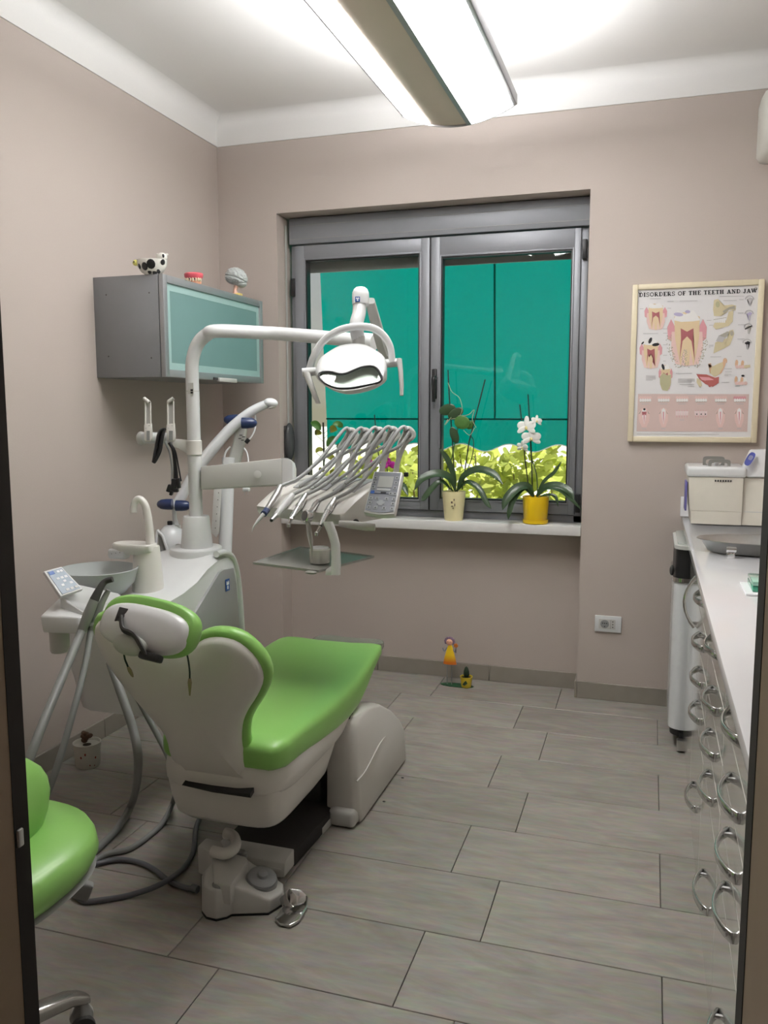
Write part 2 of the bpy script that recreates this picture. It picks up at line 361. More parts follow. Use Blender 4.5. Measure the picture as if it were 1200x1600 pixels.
# ---- outside: garden wall pier, drop awning, shrubs, terrace
bx('ground_outside', (-40, 2.35, -.3), (40, 70, -.1), mat('pale_terrace', (.78, .76, .70), .9), kind=S)
bx('wall_outside', (-8.5, 6.0, -.1), (-4.0, 6.4, 7.0), mat('white_render', (.9, .89, .87), .9, var=.02), kind=S)
YA = 2.95; ax0, ax1 = at(505, 560, 'y', 2.9).x, .9
zb = at(770, 655, 'y', YA).z; zv = at(770, 700, 'y', YA).z
aw = thing('awning', 'teal fabric awning lowered outside the window, with a wavy valance', 'awning', (-1.0, YA, 0))
bm = MB(); N = 24
rows = [[V(ax0 + (ax1 - ax0) * i / N, YA - .22 + .22 * j / 8 - .012 * math.sin(j / 8 * math.pi), 3.9 + (zb - 3.9) * j / 8) for i in range(N + 1)] for j in range(9)]  # upper cloth, unseen above the window, is extended to keep the sun out
loft(bm, rows, cap=False, closed=False); obj('awning_cloth', bm, AWN, aw)
bm = MB(); N = 160; top = []; bot = []
for i in range(N + 1):
    x = ax0 + (ax1 - ax0) * i / N; top.append(V(x, YA + .004, zb)); bot.append(V(x, YA + .004 + .004 * math.sin(i * .4), zv - .022 * math.sin((x + .97) / .29 * 2 * math.pi + 2.6)))
loft(bm, [top, bot], cap=False, closed=False); va = obj('valance', bm, AWN, aw)
bm = MB(); tube(bm, [p + V(0, -.004, .002) for p in bot], .0035, 6); obj('white_edging', bm, WHITEPRINT, va)
bm = MB(); tube(bm, [V(ax0, YA - .005, zb), V(ax1, YA - .005, zb)], .005, 8); obj('bottom_bar', bm, translucent_mat('teal_hem', (0, .09, .08), (0, .13, .11), .7, .05, 3), aw)
xs_ = at(771, 500, 'y', YA - .1).x
bm = MB(); rr = [[V(x, YA - .22 + .22 * j / 8 - .012 * math.sin(j / 8 * math.pi) - .003, 3.9 + (zb - 3.9) * j / 8) for x in (xs_ - .006, xs_ + .006)] for j in range(9)]
loft(bm, rr, cap=False, closed=False); obj('cloth_seam', bm, translucent_mat('teal_seam', (0, .10, .09), (0, .155, .13), .7, .05, 3), aw)
def bush(name, label, c, r, n, seed):
    rd = random.Random(seed); t = thing(name, label, 'shrub', (c[0], c[1], -.1))
    bm = MB(); verts = []
    for i in range(n):
        a = rd.uniform(0, 2 * math.pi); zz = rd.uniform(-1, 1); q = rd.uniform(.55, 1.0)
        p = Vector(c) + V(math.cos(a) * math.sqrt(1 - zz * zz) * r[0], math.sin(a) * math.sqrt(1 - zz * zz) * r[1], zz * r[2]) * q
        M = Euler((rd.uniform(-1.2, 1.2), rd.uniform(-1.2, 1.2), rd.uniform(0, 6.3))).to_matrix(); s = rd.uniform(.035, .075)
        pts = [(0, -1, 0), (.55, -.45, .12), (.75, .1, .1), (.35, .45, .03), (0, 1.05, -.1), (-.35, .45, .03), (-.75, .1, .1), (-.55, -.45, .12)]
        vs = [bm.verts.new(p + M @ (Vector(k) * s)) for k in pts]; bm.faces.new(vs)
    f = obj('foliage', bm, GARDENLEAF, t, kind='stuff')
    bm = MB()
    for i in range(5): tube(bm, [V(c[0] + .05 * i - .1, c[1], -.1), V(c[0] + .12 * (i - 2), c[1] + rd.uniform(-.1, .1), c[2] - .1), V(c[0] + .25 * (i - 2) * r[0], c[1] + rd.uniform(-.2, .2), c[2] + r[2] * .6)], [.014, .009, .004], 6, k=4)
    obj('stem', bm, mat('shrub_bark', (.20, .15, .10), .9), t)
bush('garden_shrub', 'sunlit yellow-green shrub outside, seen under the awning in the left sash', (-1.95, 3.9, .60), (.50, .5, .56), 800, 3)
bush('garden_shrub', 'sunlit leafy shrub outside behind the orchid in the cream pot', (-.85, 4.0, .60), (.52, .5, .56), 820, 4)
bush('garden_shrub', 'taller sunlit shrub farther out, seen behind the middle post of the window', (-1.72, 5.05, .66), (.5, .5, .62), 800, 8)
bush('garden_shrub', 'sunlit leafy shrub outside behind the orchid in the yellow pot', (.28, 4.0, .58), (.52, .5, .56), 800, 5)

# ================================================================== CEILING LAMP
LX0, LX1, LZ, LY0, LY1 = -1.076, -.611, 2.50, -.10, 1.375
lc = (LX0 + LX1) / 2; hw = (LX1 - LX0) / 2
lt = thing('ceiling_light', 'long suspended luminaire with two glowing curved diffusers and a metal centre strip', 'ceiling light', (lc, (LY0 + LY1) / 2, LZ))
def arc(x): return LZ + .062 * ((x - lc) / hw) ** 2
def strip(x0, x1, dz=0.0, th=.006, n=8):
    xs = [x0 + (x1 - x0) * i / n for i in range(n + 1)]
    low = [(x, arc(x) + dz) for x in xs]; prof = low + [(x, z + th) for x, z in low[::-1]]
    bm = MB(); loft(bm, [[V(x, y, z) for x, z in prof] for y in (LY0, LY1)]); return bm
obj('centre_strip', strip(lc - .115, lc + .035, .0, .02, 10), LAMPMETAL, lt)
obj('diffuser', strip(LX0 + .012, lc - .1165, -.004, .008), DIFF, lt); obj('diffuser', strip(lc + .055, LX1 - .016), DIFF, lt)
obj('inner_rail', strip(lc + .036, lc + .054, -.006, .02, 3), LAMPRAIL, lt)
bx('outer_rail', (LX1 - .017, LY0, arc(LX1) - .012), (LX1, LY1, arc(LX1) + .03), LAMPRAIL, lt, bevel=.003)
bx('outer_rail', (LX0, LY0, arc(LX0) - .006), (LX0 + .012, LY1, arc(LX0) + .03), LAMPRAIL, lt, bevel=.003)
for y in (LY0, LY1):
    xs = [LX0 + (LX1 - LX0) * i / 16 for i in range(17)]
    bm = MB(); prism(bm, [V(x, y, arc(x) - .007) for x in xs] + [V(x, y, arc(LX0) + .03) for x in xs[::-1]], (0, .006 if y > 0 else -.006, 0)); obj('end_cap', bm, LAMPRAIL, lt)
bx('lamp_top', (LX0 + .03, LY0 + .02, arc(LX0) + .028), (LX1 - .03, LY1 - .02, arc(LX0) + .034), DIFFUP, lt)
for y in (LY0 + .3, LY1 - .3):
    for x in (lc - .1, lc + .1): obj('suspension_wire', tube(MB(), [V(x, y, arc(LX0) + .03), V(x, y, ZC)], .0015, 6), STEEL, lt)

# ================================================================== WALL CABINET AND WHAT STANDS ON IT
CX0, CX1, CY0, CY1, CZ0, CZ1 = XL, -1.926, .94, 1.832, 1.514, 1.915
t = thing('wall_cabinet', 'grey wall cabinet with an aluminium framed frosted glass flap door', 'cabinet', (CX0, (CY0 + CY1) / 2, CZ0))
xb = CX1 - .024
bx('side_panel', (CX0, CY0, CZ0), (xb, CY0 + .018, CZ1), CABGREY, t, bevel=.001); bx('side_panel', (CX0, CY1 - .018, CZ0), (xb, CY1, CZ1), CABGREY, t, bevel=.001)
bx('top_panel', (CX0, CY0 + .018, CZ1 - .018), (xb, CY1 - .018, CZ1), CABGREY, t); bx('bottom_panel', (CX0, CY0 + .018, CZ0), (xb, CY1 - .018, CZ0 + .018), CABGREY, t)
bx('back_panel', (CX0, CY0 + .018, CZ0 + .018), (CX0 + .006, CY1 - .018, CZ1 - .018), CABGREY, t)
for y, z in ((.06, .085), (.26, .075), (.06, .33), (.26, .33)): obj('screw_cap', ell(MB(), (CX0 + y, CY0 - .0005, CZ0 + z), (.003, .0012, .003), seg=10, rings=6), DARK, t)
fw = .03; bm = MB(); xd0 = CX1 - .02
for a, b in (((CY0, CZ0), (CY0 + fw, CZ1)), ((CY1 - fw, CZ0), (CY1, CZ1)), ((CY0 + fw, CZ0), (CY1 - fw, CZ0 + fw)), ((CY0 + fw, CZ1 - fw), (CY1 - fw, CZ1))): bb(bm, (xd0, a[0], a[1]), (CX1, b[0], b[1]))
d = obj('flap_door', bm, mat('satin_aluminium', (.34, .35, .36), .35, .5, var=.03), t, bevel=.002)
bx('glass_panel', (CX1 - .012, CY0 + fw - .004, CZ0 + fw - .004), (CX1 - .008, CY1 - fw + .004, CZ1 - fw + .004), FROST, d)
bm = MB(); a0, a1, b0, b1, q = CY0 + fw, CY1 - fw, CZ0 + fw, CZ1 - fw, .028
for a, b in (((a0, b0), (a0 + q, b1)), ((a1 - q, b0), (a1, b1)), ((a0 + q, b0), (a1 - q, b0 + q)), ((a0 + q, b1 - q), (a1 - q, b1))): bb(bm, (CX1 - .0085, a[0], a[1]), (CX1 - .0072, b[0], b[1]))
obj('glass_border', bm, FROST_EDGE, d)
h0 = at(340, 588, 'x', CX1).y; h1 = at(367, 590, 'x', CX1).y
bx('door_handle', (CX1 - .004, h0, CZ0 - .006), (CX1 + .012, h1, CZ0 + .012), LGREY, d, bevel=.003); bx('door_catch', (CX1 - .004, h0 - .04, CZ0), (CX1 + .006, h0 - .005, CZ0 + .012), DARK, d, bevel=.002)
# spotted cow bowl
cb = at(236, 426, 'z', CZ1); cb = V(-1.985, at(238, 426, 'x', -1.985).y, CZ1)
def spots(bm, c, r, lst, n=9):
    rd = random.Random(5)
    for az, el_, s in lst:
        nrm = V(math.cos(el_) * math.cos(az), math.cos(el_) * math.sin(az), math.sin(el_)); p = Vector(c) + V(nrm.x * r[0], nrm.y * r[1], nrm.z * r[2])
        nn = V(nrm.x / r[0], nrm.y / r[1], nrm.z / r[2]).normalized(); R = rotto(nn)
        ring = []
        for i in range(n):
            k = s * rd.uniform(.7, 1.15); q = p + R @ V(math.cos(i * 2 * math.pi / n) * k, math.sin(i * 2 * math.pi / n) * k, 0)
            dv = q - Vector(c); f = math.sqrt((dv.x / r[0]) ** 2 + (dv.y / r[1]) ** 2 + (dv.z / r[2]) ** 2); ring.append(Vector(c) + dv / f * 1.012)
        c0 = Vector(c) + (p - Vector(c)) * 1.02; vs = [bm.verts.new(q) for q in ring]; v0 = bm.verts.new(c0)
        for i in range(n): bm.faces.new((vs[i], vs[(i + 1) % n], v0))
    return bm
CERAMIC = mat('white_ceramic', (.80, .79, .74), .2, coat=.5, var=.02)
vx = RIGHT; cyaw = math.atan2(RIGHT.y, RIGHT.x)
t = thing('cow_bowl', 'small white cow shaped bowl with black spots on the wall cabinet', 'bowl', cb)
Rz = Matrix.Rotation(cyaw, 3, 'Z')
bm = MB(); prof = [(.026, 0), (.045, .012), (.058, .035), (.060, .058), (.056, .058), (.052, .035), (.03, .014)]
lathe(bm, prof, cb, 28, Rz, sx=1.0, sy=.72); obj('bowl_body', bm, CERAMIC, t, sharp=60)
def rel(x, y, z): return cb + Rz @ V(x, y, z)
bm = MB(); spots(bm, V(0, 0, 0), (1, 1, 1), []); 
for az, z, s in ((-1.95, .028, .014), (-1.45, .036, .017), (-.75, .012, .009), (-.6, .045, .011), (-1.65, .008, .008), (-1.1, .006, .009), (-2.5, .030, .010)):
    rr = .026 + (.060 - .026) * min(1, (z / .04)) ** .6; n0 = V(math.cos(az), math.sin(az), -.35).normalized(); p = V(math.cos(az) * rr, math.sin(az) * rr * .72, z); ell(bm, cb + Rz @ p, (s, s * 1.15, .003), R=Rz @ rotto(n0), seg=12, rings=6)
obj('black_spot', bm, BLACK, t)
bm = MB(); ell(bm, rel(.042, -.005, .068), (.022, .018, .018)); hd = obj('cow_head', bm, CERAMIC, t, sharp=80)
obj('head_spot', ell(MB(), rel(.05, -.02, .07), (.006, .004, .008), seg=10, rings=6), BLACK, hd)
for sx in (.024, .060): obj('cow_ear', ell(MB(), rel(sx, -.004, .078), (.008, .004, .005), seg=10, rings=6), CERAMIC, hd)
bm = MB(); ell(bm, rel(-.062, -.008, .046), (.013, .011, .012)); mz = obj('yellow_muzzle', bm, mat('pale_yellow_glaze', (.72, .70, .18), .3, coat=.4), t, sharp=80)
obj('nostril', ell(MB(), rel(-.066, -.019, .048), (.0035, .002, .003), seg=8, rings=5), BLACK, mz)
# pink jaw model
jb = at(302, 444, 'x', -1.98); jb.z = CZ1; jb = V(-1.968, at(303, 443, 'x', -1.968).y, CZ1)
PINK = mat('pink_gum', (.62, .10, .13), .35, coat=.3); PEACH = mat('peach_gum', (.78, .40, .26), .4); IVT = mat('ivory_tooth', (.80, .72, .52), .35)
t = thing('jaw_model', 'small anatomical jaw model with a pink top on the wall cabinet', 'model', jb)
bm = MB(); lathe(bm, [(.026, 0), (.031, .01), (.030, .028)], jb, 20, Rz, sx=1.05, sy=.8); b_ = obj('peach_base', bm, PEACH, t)
bm = MB(); lathe(bm, [(.034, .026), (.040, .034), (.041, .046), (.037, .050), (.012, .051)], jb, 24, Rz, sx=1.0, sy=.85); obj('pink_top', bm, PINK, t)
for i in range(7):
    a = -2.6 + i * .36; obj('tooth', ell(MB(), jb + Rz @ V(.034 * math.cos(a), .027 * math.sin(a), .021), (.0052, .0045, .009), seg=8, rings=6), IVT, b_)
for a in (-1.3, -1.9): obj('cavity', ell(MB(), jb + Rz @ V(.0385 * math.cos(a), .031 * math.sin(a), .022), (.003, .002, .004), seg=8, rings=5), BLACK, b_)
# brain model
br = V(-1.953, at(370, 459, 'x', -1.953).y, CZ1)
t = thing('brain_model', 'grey anatomical brain model on a yellow stand on the wall cabinet', 'model', br)
YB_ = mat('yellow_model_stand', (.80, .62, .22), .4)
bx('stand_base', br + V(-.02, -.015, 0), br + V(.02, .022, .012), YB_, t, bevel=.003)
bm = MB(); tube(bm, [br + V(-.004, -.004, .01), br + V(-.006, -.006, .026), br + V(-.002, 0, .045)], [.012, .008, .011], 10); obj('stand_stem', bm, mat('pink_brainstem', (.72, .45, .34), .5), t)
bm = MB(); bc = br + V(0, -.004, .088); bmesh.ops.create_icosphere(bm, subdivisions=5, radius=1.0)
from mathutils import noise as mnoise
for v in bm.verts:
    n0 = v.co.copy(); w = mnoise.noise(n0 * 1.6) * 1.3; w = math.sin(9 * (n0.x + .6 * n0.y) + 7 * w) * math.sin(8 * (n0.z - .5 * n0.y) + 6 * mnoise.noise(n0 * 2.1 + V(3, 1, 2)))
    groove = -.06 * max(0, 1 - abs(n0.y + .05 - .2 * n0.z) / .08) if False else 0
    syl = -.12 * max(0, 1 - abs(n0.z + .15 + .3 * n0.x) / .07)
    q = n0 * (1 + .055 * w + syl); low = 1 - .16 * max(0, -n0.z) * (1 if n0.x < 0 else .2)
    v.co = bc + Rz @ V(q.x * .052 , q.y * .040, q.z * .042 * low - .010 * max(0, n0.x))
obj('cerebrum', bm, mat('grey_brain', (.40, .43, .42), .45, coat=.2, var=.1), t, sharp=80)
bm = MB(); ell(bm, br + Rz @ V(.024, .0, .055), (.024, .026, .017)); obj('cerebellum', bm, mat('grey_brain', (0, 0, 0)), t, sharp=80)

# ================================================================== POSTER
PY = YB - .016
def pp(x, y, dy=0.0):                                             # a spot on the poster, in the framed sheet's own plane
    return at(970 + x / 5.217, 420 + y / 5.217, 'y', PY - dy)
o_tl, o_tr, o_bl, o_br = [at(*q, 'y', YB - .02) for q in ((989, 444), (1196.5, 436.5), (980, 690), (1181, 692))]
px0, px1, pz0, pz1 = (o_tl.x + o_bl.x) / 2, (o_tr.x + o_br.x) / 2, (o_bl.z + o_br.z) / 2, (o_tl.z + o_tr.z) / 2
t = thing('poster', 'ivory framed anatomy poster headed disorders of the teeth and jaw', 'poster', ((px0 + px1) / 2, YB, pz0))
fw = .024
for nm, a, b in (('frame_side', (px0, pz0), (px0 + fw, pz1)), ('frame_side', (px1 - fw, pz0), (px1, pz1)), ('frame_rail', (px0 + fw, pz0), (px1 - fw, pz0 + fw)), ('frame_rail', (px0 + fw, pz1 - fw), (px1 - fw, pz1))):
    bx(nm, (a[0], YB - .026, a[1]), (b[0], YB - .001, b[1]), IVORY, t, bevel=.004)
sh = bx('sheet', (px0 + fw - .002, PY, pz0 + fw - .002), (px1 - fw + .002, YB - .006, pz1 - fw + .002), mat('poster_paper', (.74, .73, .74), .35, coat=.3, var=.01), t)
ART = {}
LAYER = [0]
def art(col, pts, layer=None):
    LAYER[0] += 1; ART.setdefault(col, []).append([pp(x, y, .0006 + .0000020 * LAYER[0]) for x, y in pts])
def blob(col, cx, cy, rx, ry, n=14, a0=0, sk=0):
    art(col, [(cx + rx * math.cos(2 * math.pi * i / n + a0) + sk * math.sin(2 * math.pi * i / n + a0), cy + ry * math.sin(2 * math.pi * i / n + a0)) for i in range(n)])
def line(col, pts, w):
    for (x0, y0), (x1, y1) in zip(pts, pts[1:]):
        L = math.hypot(x1 - x0, y1 - y0) or 1; nx, ny = -(y1 - y0) / L * w / 2, (x1 - x0) / L * w / 2
        art(col, [(x0 + nx, y0 + ny), (x1 + nx, y1 + ny), (x1 - nx, y1 - ny), (x0 - nx, y0 - ny)])
def arcp(cx, cy, rx, ry, a0, a1, n=12): return [(cx + rx * math.cos(math.radians(a0 + (a1 - a0) * i / n)), cy + ry * math.sin(math.radians(a0 + (a1 - a0) * i / n))) for i in range(n + 1)]
# title in a heavy slab serif, drawn letter by letter: strokes in a unit box (x right, y down), w = thick, s = slab
def glyph(ch):
    T, H = .28, .14
    sl = lambda x0, x1, y: ([(x0, y), (x1, y)], H)
    if ch == 'D': return .95, [([(.25, 0), (.25, 1)], T), sl(.05, .5, .06), sl(.05, .5, .94), (arcp(.42, .5, .42, .44, -90, 90), .15)]
    if ch == 'I': return .52, [([(.26, 0), (.26, 1)], T), sl(.04, .48, .06), sl(.04, .48, .94)]
    if ch == 'S': return .78, [(arcp(.40, .27, .28, .22, -15, -265) + arcp(.38, .73, .29, .22, -70, 165), .15), ([(.66, .02), (.66, .3)], .1), ([(.1, .7), (.1, .98)], .1)]
    if ch == 'O': return .95, [(arcp(.48, .5, .38, .44, 0, 360, 18), .17)]
    if ch == 'R': return .95, [([(.25, 0), (.25, 1)], T), sl(.05, .5, .06), sl(.05, .45, .94), (arcp(.42, .28, .3, .23, -90, 90), .13), ([(.45, .5), (.78, .95)], .24), sl(.68, .95, .94)]
    if ch == 'E': return .82, [([(.25, 0), (.25, 1)], T), sl(.05, .74, .06), sl(.05, .76, .94), sl(.25, .55, .5), ([(.72, 0), (.72, .28)], .1), ([(.74, .7), (.74, 1)], .1), ([(.55, .36), (.55, .64)], .08)]
    if ch == 'F': return .78, [([(.25, 0), (.25, 1)], T), sl(.05, .72, .06), sl(.05, .48, .94), sl(.25, .55, .5), ([(.70, 0), (.70, .28)], .1), ([(.55, .36), (.55, .64)], .08)]
    if ch == 'T': return .84, [([(.42, 0), (.42, 1)], T), sl(.04, .80, .06), sl(.2, .64, .94), ([(.07, 0), (.07, .3)], .1), ([(.77, 0), (.77, .3)], .1)]
    if ch == 'H': return 1.0, [([(.25, 0), (.25, 1)], T), ([(.75, 0), (.75, 1)], T), sl(.04, .46, .06), sl(.04, .46, .94), sl(.54, .96, .06), sl(.54, .96, .94), sl(.25, .75, .5)]
    if ch == 'A': return 1.0, [([(.45, .02), (.2, .95)], .13), ([(.48, .02), (.78, .95)], .27), sl(.02, .4, .94), sl(.58, 1.0, .94), sl(.3, .62, .64)]
    if ch == 'N': return 1.0, [([(.22, 0), (.22, 1)], .13), ([(.24, .05), (.78, .95)], .26), ([(.80, 0), (.80, 1)], .13), sl(.02, .36, .06), sl(.04, .42, .94), sl(.6, .98, .06)]
    if ch == 'J': return .68, [([(.42, 0), (.42, .7)], T), (arcp(.26, .7, .17, .25, 0, 170), .18), sl(.2, .64, .06)]
    if ch == 'W': return 1.3, [([(.15, .05), (.4, .95)], .25), ([(.65, .05), (.42, .95)], .13), ([(.62, .05), (.88, .95)], .25), ([(1.15, .05), (.9, .95)], .13), sl(0, .36, .06), sl(.48, .8, .06), sl(.98, 1.3, .06)]
    return .5, []
def banner(text, x0, x1, ytop0, ytop1, h0, h1, col):
    tot = sum(glyph(c)[0] + .06 for c in text); sc = 1.0; u = 0
    for c in text:
        w, st = glyph(c)
        for pts, th in st:
            def mp(p):
                f = (u + p[0]) / tot; return (x0 + (x1 - x0) * f, ytop0 + (ytop1 - ytop0) * f + (h0 + (h1 - h0) * f) * p[1])
            ex = (x1 - x0) / tot; ey = h0
            for a, b in zip(pts, pts[1:]):
                dx, dy = b[0] - a[0], b[1] - a[1]; L = math.hypot(dx, dy) or 1; k = th / 2; e = .03 if len(pts) > 2 else 0
                a = (a[0] - dx / L * e, a[1] - dy / L * e); b = (b[0] + dx / L * e, b[1] + dy / L * e)
                art(col, [mp((a[0] - dy / L * k, a[1] + dx / L * k)), mp((b[0] - dy / L * k, b[1] + dx / L * k)), mp((b[0] + dy / L * k, b[1] - dx / L * k)), mp((a[0] + dy / L * k, a[1] - dx / L * k))])
        u += w + .06
INK, GUM, GUML, IVO, PULP, BONE, SHADE, ROSE, OLIVE = 'ink', 'gum', 'gum_light', 'ivory', 'pulp', 'bone', 'shade', 'rose', 'olive'
COLS = {INK: (.012, .012, .015), GUM: (.62, .30, .33), GUML: (.70, .50, .47), IVO: (.66, .52, .33), PULP: (.33, .10, .11), BONE: (.58, .51, .33), SHADE: (.33, .31, .26), ROSE: (.60, .46, .43), OLIVE: (.42, .40, .25), 'white': (.78, .77, .76), 'faint': (.45, .44, .45), 'lilac': (.42, .38, .55), 'flesh': (.62, .40, .26), 'muscle': (.36, .10, .09)}
banner('DISORDERS OF THE TEETH AND JAW', 148, 1112, 196, 160, 34, 34, INK)
for x in (158, 1102): line(INK, arcp(x, 196 if x < 500 else 160, 10, 10, 0, 360, 10), 3)
art(ROSE, [(140, 1020), (1045, 1022), (1030, 1328), (128, 1325)])
def tooth(cx, cy, w, h, rows=1):
    art(GUM, [(cx - w * .62, cy - h * .18), (cx - w * .5, cy - h * .32), (cx - w * .3, cy - h * .1), (cx - w * .36, cy + h * .12), (cx - w * .6, cy + .02 * h)])
    art(GUM, [(cx + w * .62, cy - h * .18), (cx + w * .5, cy - h * .32), (cx + w * .3, cy - h * .1), (cx + w * .36, cy + h * .12), (cx + w * .6, cy + .02 * h)])
    art(GUML, [(cx - w * .48, cy - h * .1), (cx + w * .48, cy - h * .1), (cx + w * .5, cy + h * .2), (cx + w * .36, cy + h * .46), (cx, cy + h * .5), (cx - w * .36, cy + h * .46), (cx - w * .5, cy + h * .2)])
    art(IVO, [(cx - w * .4, cy - h * .36), (cx - w * .1, cy - h * .44), (cx + w * .15, cy - h * .42), (cx + w * .4, cy - h * .36), (cx + w * .38, cy), (cx + w * .3, cy + h * .25), (cx + w * .2, cy + h * .5), (cx + w * .1, cy + h * .2), (cx, cy + h * .05), (cx - w * .1, cy + h * .2), (cx - w * .2, cy + h * .5), (cx - w * .3, cy + h * .25), (cx - w * .38, cy)])
    art('white', [(cx - w * .42, cy - h * .3), (cx - w * .3, cy - h * .46), (cx - w * .05, cy - h * .4), (cx + w * .2, cy - h * .48), (cx + w * .42, cy - h * .3), (cx + w * .2, cy - h * .28), (cx - w * .2, cy - h * .27)])
    art(PULP, [(cx - w * .2, cy - h * .16), (cx, cy - h * .1), (cx + w * .2, cy - h * .16), (cx + w * .19, cy + h * .02), (cx + w * .24, cy + h * .42), (cx + w * .14, cy + .06 * h), (cx, cy - .02 * h), (cx - w * .14, cy + .06 * h), (cx - w * .24, cy + h * .42), (cx - w * .19, cy + h * .02)])
    art(IVO, [(cx - w * .07, cy + h * .48), (cx - w * .1, cy + h * .16), (cx, cy + h * .03), (cx + w * .1, cy + h * .16), (cx + w * .07, cy + h * .48)])
tooth(540, 560, 260, 470); rd = random.Random(2)
for i in range(120):
    s = rd.choice((-1, 1)); q = rd.random(); blob(SHADE if i % 3 else OLIVE, 540 + s * (150 - 75 * q ** 2 + rd.uniform(-22, 22)), 540 + 265 * q, 4.2, 4.2, 6)
for i in range(46): blob(SHADE, 520 + rd.uniform(-34, 34) * (.4 + i / 60), 660 + i * 3.2, 4, 4, 6)
blob('lilac', 470, 372, 38, 16, 12, sk=8); blob('lilac', 545, 350, 22, 14, 10)
tooth(285, 385, 150, 230); tooth(245, 690, 150, 250)
for x, y, a, b in ((240, 585, 14, 26), (285, 618, 30, 14), (178, 605, 8, 12)): blob(INK, x, y, a, b, 9, sk=-8)
tooth(365, 880, 92, 220); art(OLIVE, [(318, 880), (345, 850), (385, 870), (412, 860), (405, 950), (380, 995), (340, 990), (320, 940)]); blob(INK, 345, 800, 12, 26, 9, sk=6)
# skull side views
art(BONE, [(760, 255), (790, 245), (830, 300), (905, 292), (940, 300), (935, 340), (880, 335), (870, 350), (825, 365), (820, 385), (760, 385), (752, 330)])
blob(OLIVE, 790, 290, 18, 26); art(SHADE, [(830, 345), (885, 312), (930, 300), (935, 330), (890, 330), (840, 362)])
art(BONE, [(765, 440), (860, 420), (880, 350), (918, 340), (912, 430), (880, 465), (775, 495), (752, 470)])
for i in range(6): art('white', [(760 + i * 16, 388 + (i % 2) * 3), (774 + i * 16, 386), (774 + i * 16, 412), (760 + i * 16, 414)]); art('white', [(758 + i * 16, 416), (772 + i * 16, 414), (772 + i * 16, 438), (758 + i * 16, 440)])
line(SHADE, [(755, 414), (860, 398)], 4)
art(BONE, [(770, 600), (830, 600), (880, 560), (885, 505), (915, 495), (925, 530), (890, 620), (840, 650), (755, 690)]); art('faint', [(775, 590), (800, 540), (850, 560), (830, 600)]); art(SHADE, [(800, 545), (870, 510), (890, 515), (850, 560)])
blob(SHADE, 905, 525, 14, 22)
for x, y, c in ((1050, 250, 'faint'), (1046, 368, 'lilac'), (1040, 478, SHADE), (1030, 605, INK)):
    line('faint', arcp(x, y, 34, 30, 180, 360), 7); art(c, [(x - 22, y), (x + 4, y - 16), (x + 26, y - 8), (x + 14, y + 14), (x + 8, y + 50), (x - 4, y + 50), (x - 6, y + 14)]); art('faint', [(x - 2, y + 10), (x + 10, y + 12), (x + 6, y + 55), (x - 2, y + 52)])
line(INK, [(1012, 492), (1070, 464)], 10)
# jaw muscles
art('flesh', [(712, 775), (735, 770), (738, 800), (720, 815), (738, 830), (725, 850), (770, 880), (820, 850), (850, 790), (862, 740), (840, 735), (828, 770), (800, 785), (790, 830), (765, 850), (745, 835), (745, 790)])
art(BONE, [(740, 800), (800, 770), (830, 760), (835, 800), (800, 860), (760, 880), (730, 850)]); line('flesh', arcp(850, 752, 14, 22, 120, 400), 7)
art('muscle', [(615, 858), (700, 862), (770, 888), (800, 880), (798, 930), (750, 962), (690, 940), (640, 900)]); art(GUM, [(640, 880), (720, 885), (760, 905), (700, 915), (660, 905)]); art('muscle', [(690, 910), (790, 905), (780, 945), (720, 965)]); art(BONE, [(620, 890), (650, 905), (662, 955), (640, 965), (618, 925)])
for x, y in ((990, 770), (985, 905)):
    for i in range(4): blob('white' if i % 2 else 'flesh', x - 45 + i * 24, y + 6, 14, 36 - 3 * i, 10); blob(GUML, x - 40 + i * 24, y + 28, 16, 16, 8)
line(BONE, [(1005, 800), (1055, 792)], 22); blob(INK, 995, 872, 14, 9, 8)
# lower two rows
for i, x in enumerate((200, 350, 500, 655, 815, 970)):
    for k in range(5): blob(GUM if i == 5 else GUML, x - 40 + k * 20, 1052, 13, 14, 8)
    for k in range(5): blob('white', x - 38 + k * 19, 1072, 10, 15, 8)
    line(SHADE, [(x - 45, 1086), (x + 45, 1084)], 4); line('faint', [(x - 30, 1102), (x + 30, 1101)], 5)
for x in (190, 348, 812, 965):
    w = 38 if x != 190 else 46
    art(GUML, [(x - w, 1170), (x - w * .5, 1140), (x, 1132), (x + w * .5, 1140), (x + w, 1170), (x + w * .9, 1240), (x + w * .4, 1290), (x - w * .4, 1290), (x - w * .9, 1240)])
    art('white', [(x - 16, 1150), (x, 1134), (x + 16, 1150), (x + 14, 1200), (x, 1270), (x - 14, 1200)]); art(GUM, [(x - 6, 1165), (x + 6, 1165), (x + 5, 1220), (x, 1262), (x - 5, 1220)])
    for s in (-1, 1): art(SHADE, [(x + s * w * .55, 1150), (x + s * w, 1185), (x + s * w * .7, 1180)])
    line('faint', [(x - 18, 1304), (x + 18, 1304)], 5)
art(PULP, [(172, 1165), (210, 1165), (206, 1195), (190, 1185), (176, 1195)]); blob(INK, 192, 1145, 10, 10, 8)
for x in (498, 652):
    for k in range(5): art('white', [(x - 50 + k * 21, 1160), (x - 34 + k * 21, 1160), (x - 36 + k * 21, 1196), (x - 48 + k * 21, 1196)]); line(GUM, [(x - 42 + k * 21, 1150), (x - 42 + k * 21, 1212)], 4)
    line('faint', [(x - 18, 1232), (x + 18, 1232)], 5)
for x in (620, 655, 690): blob(INK, x, 1185, 6, 6, 6)
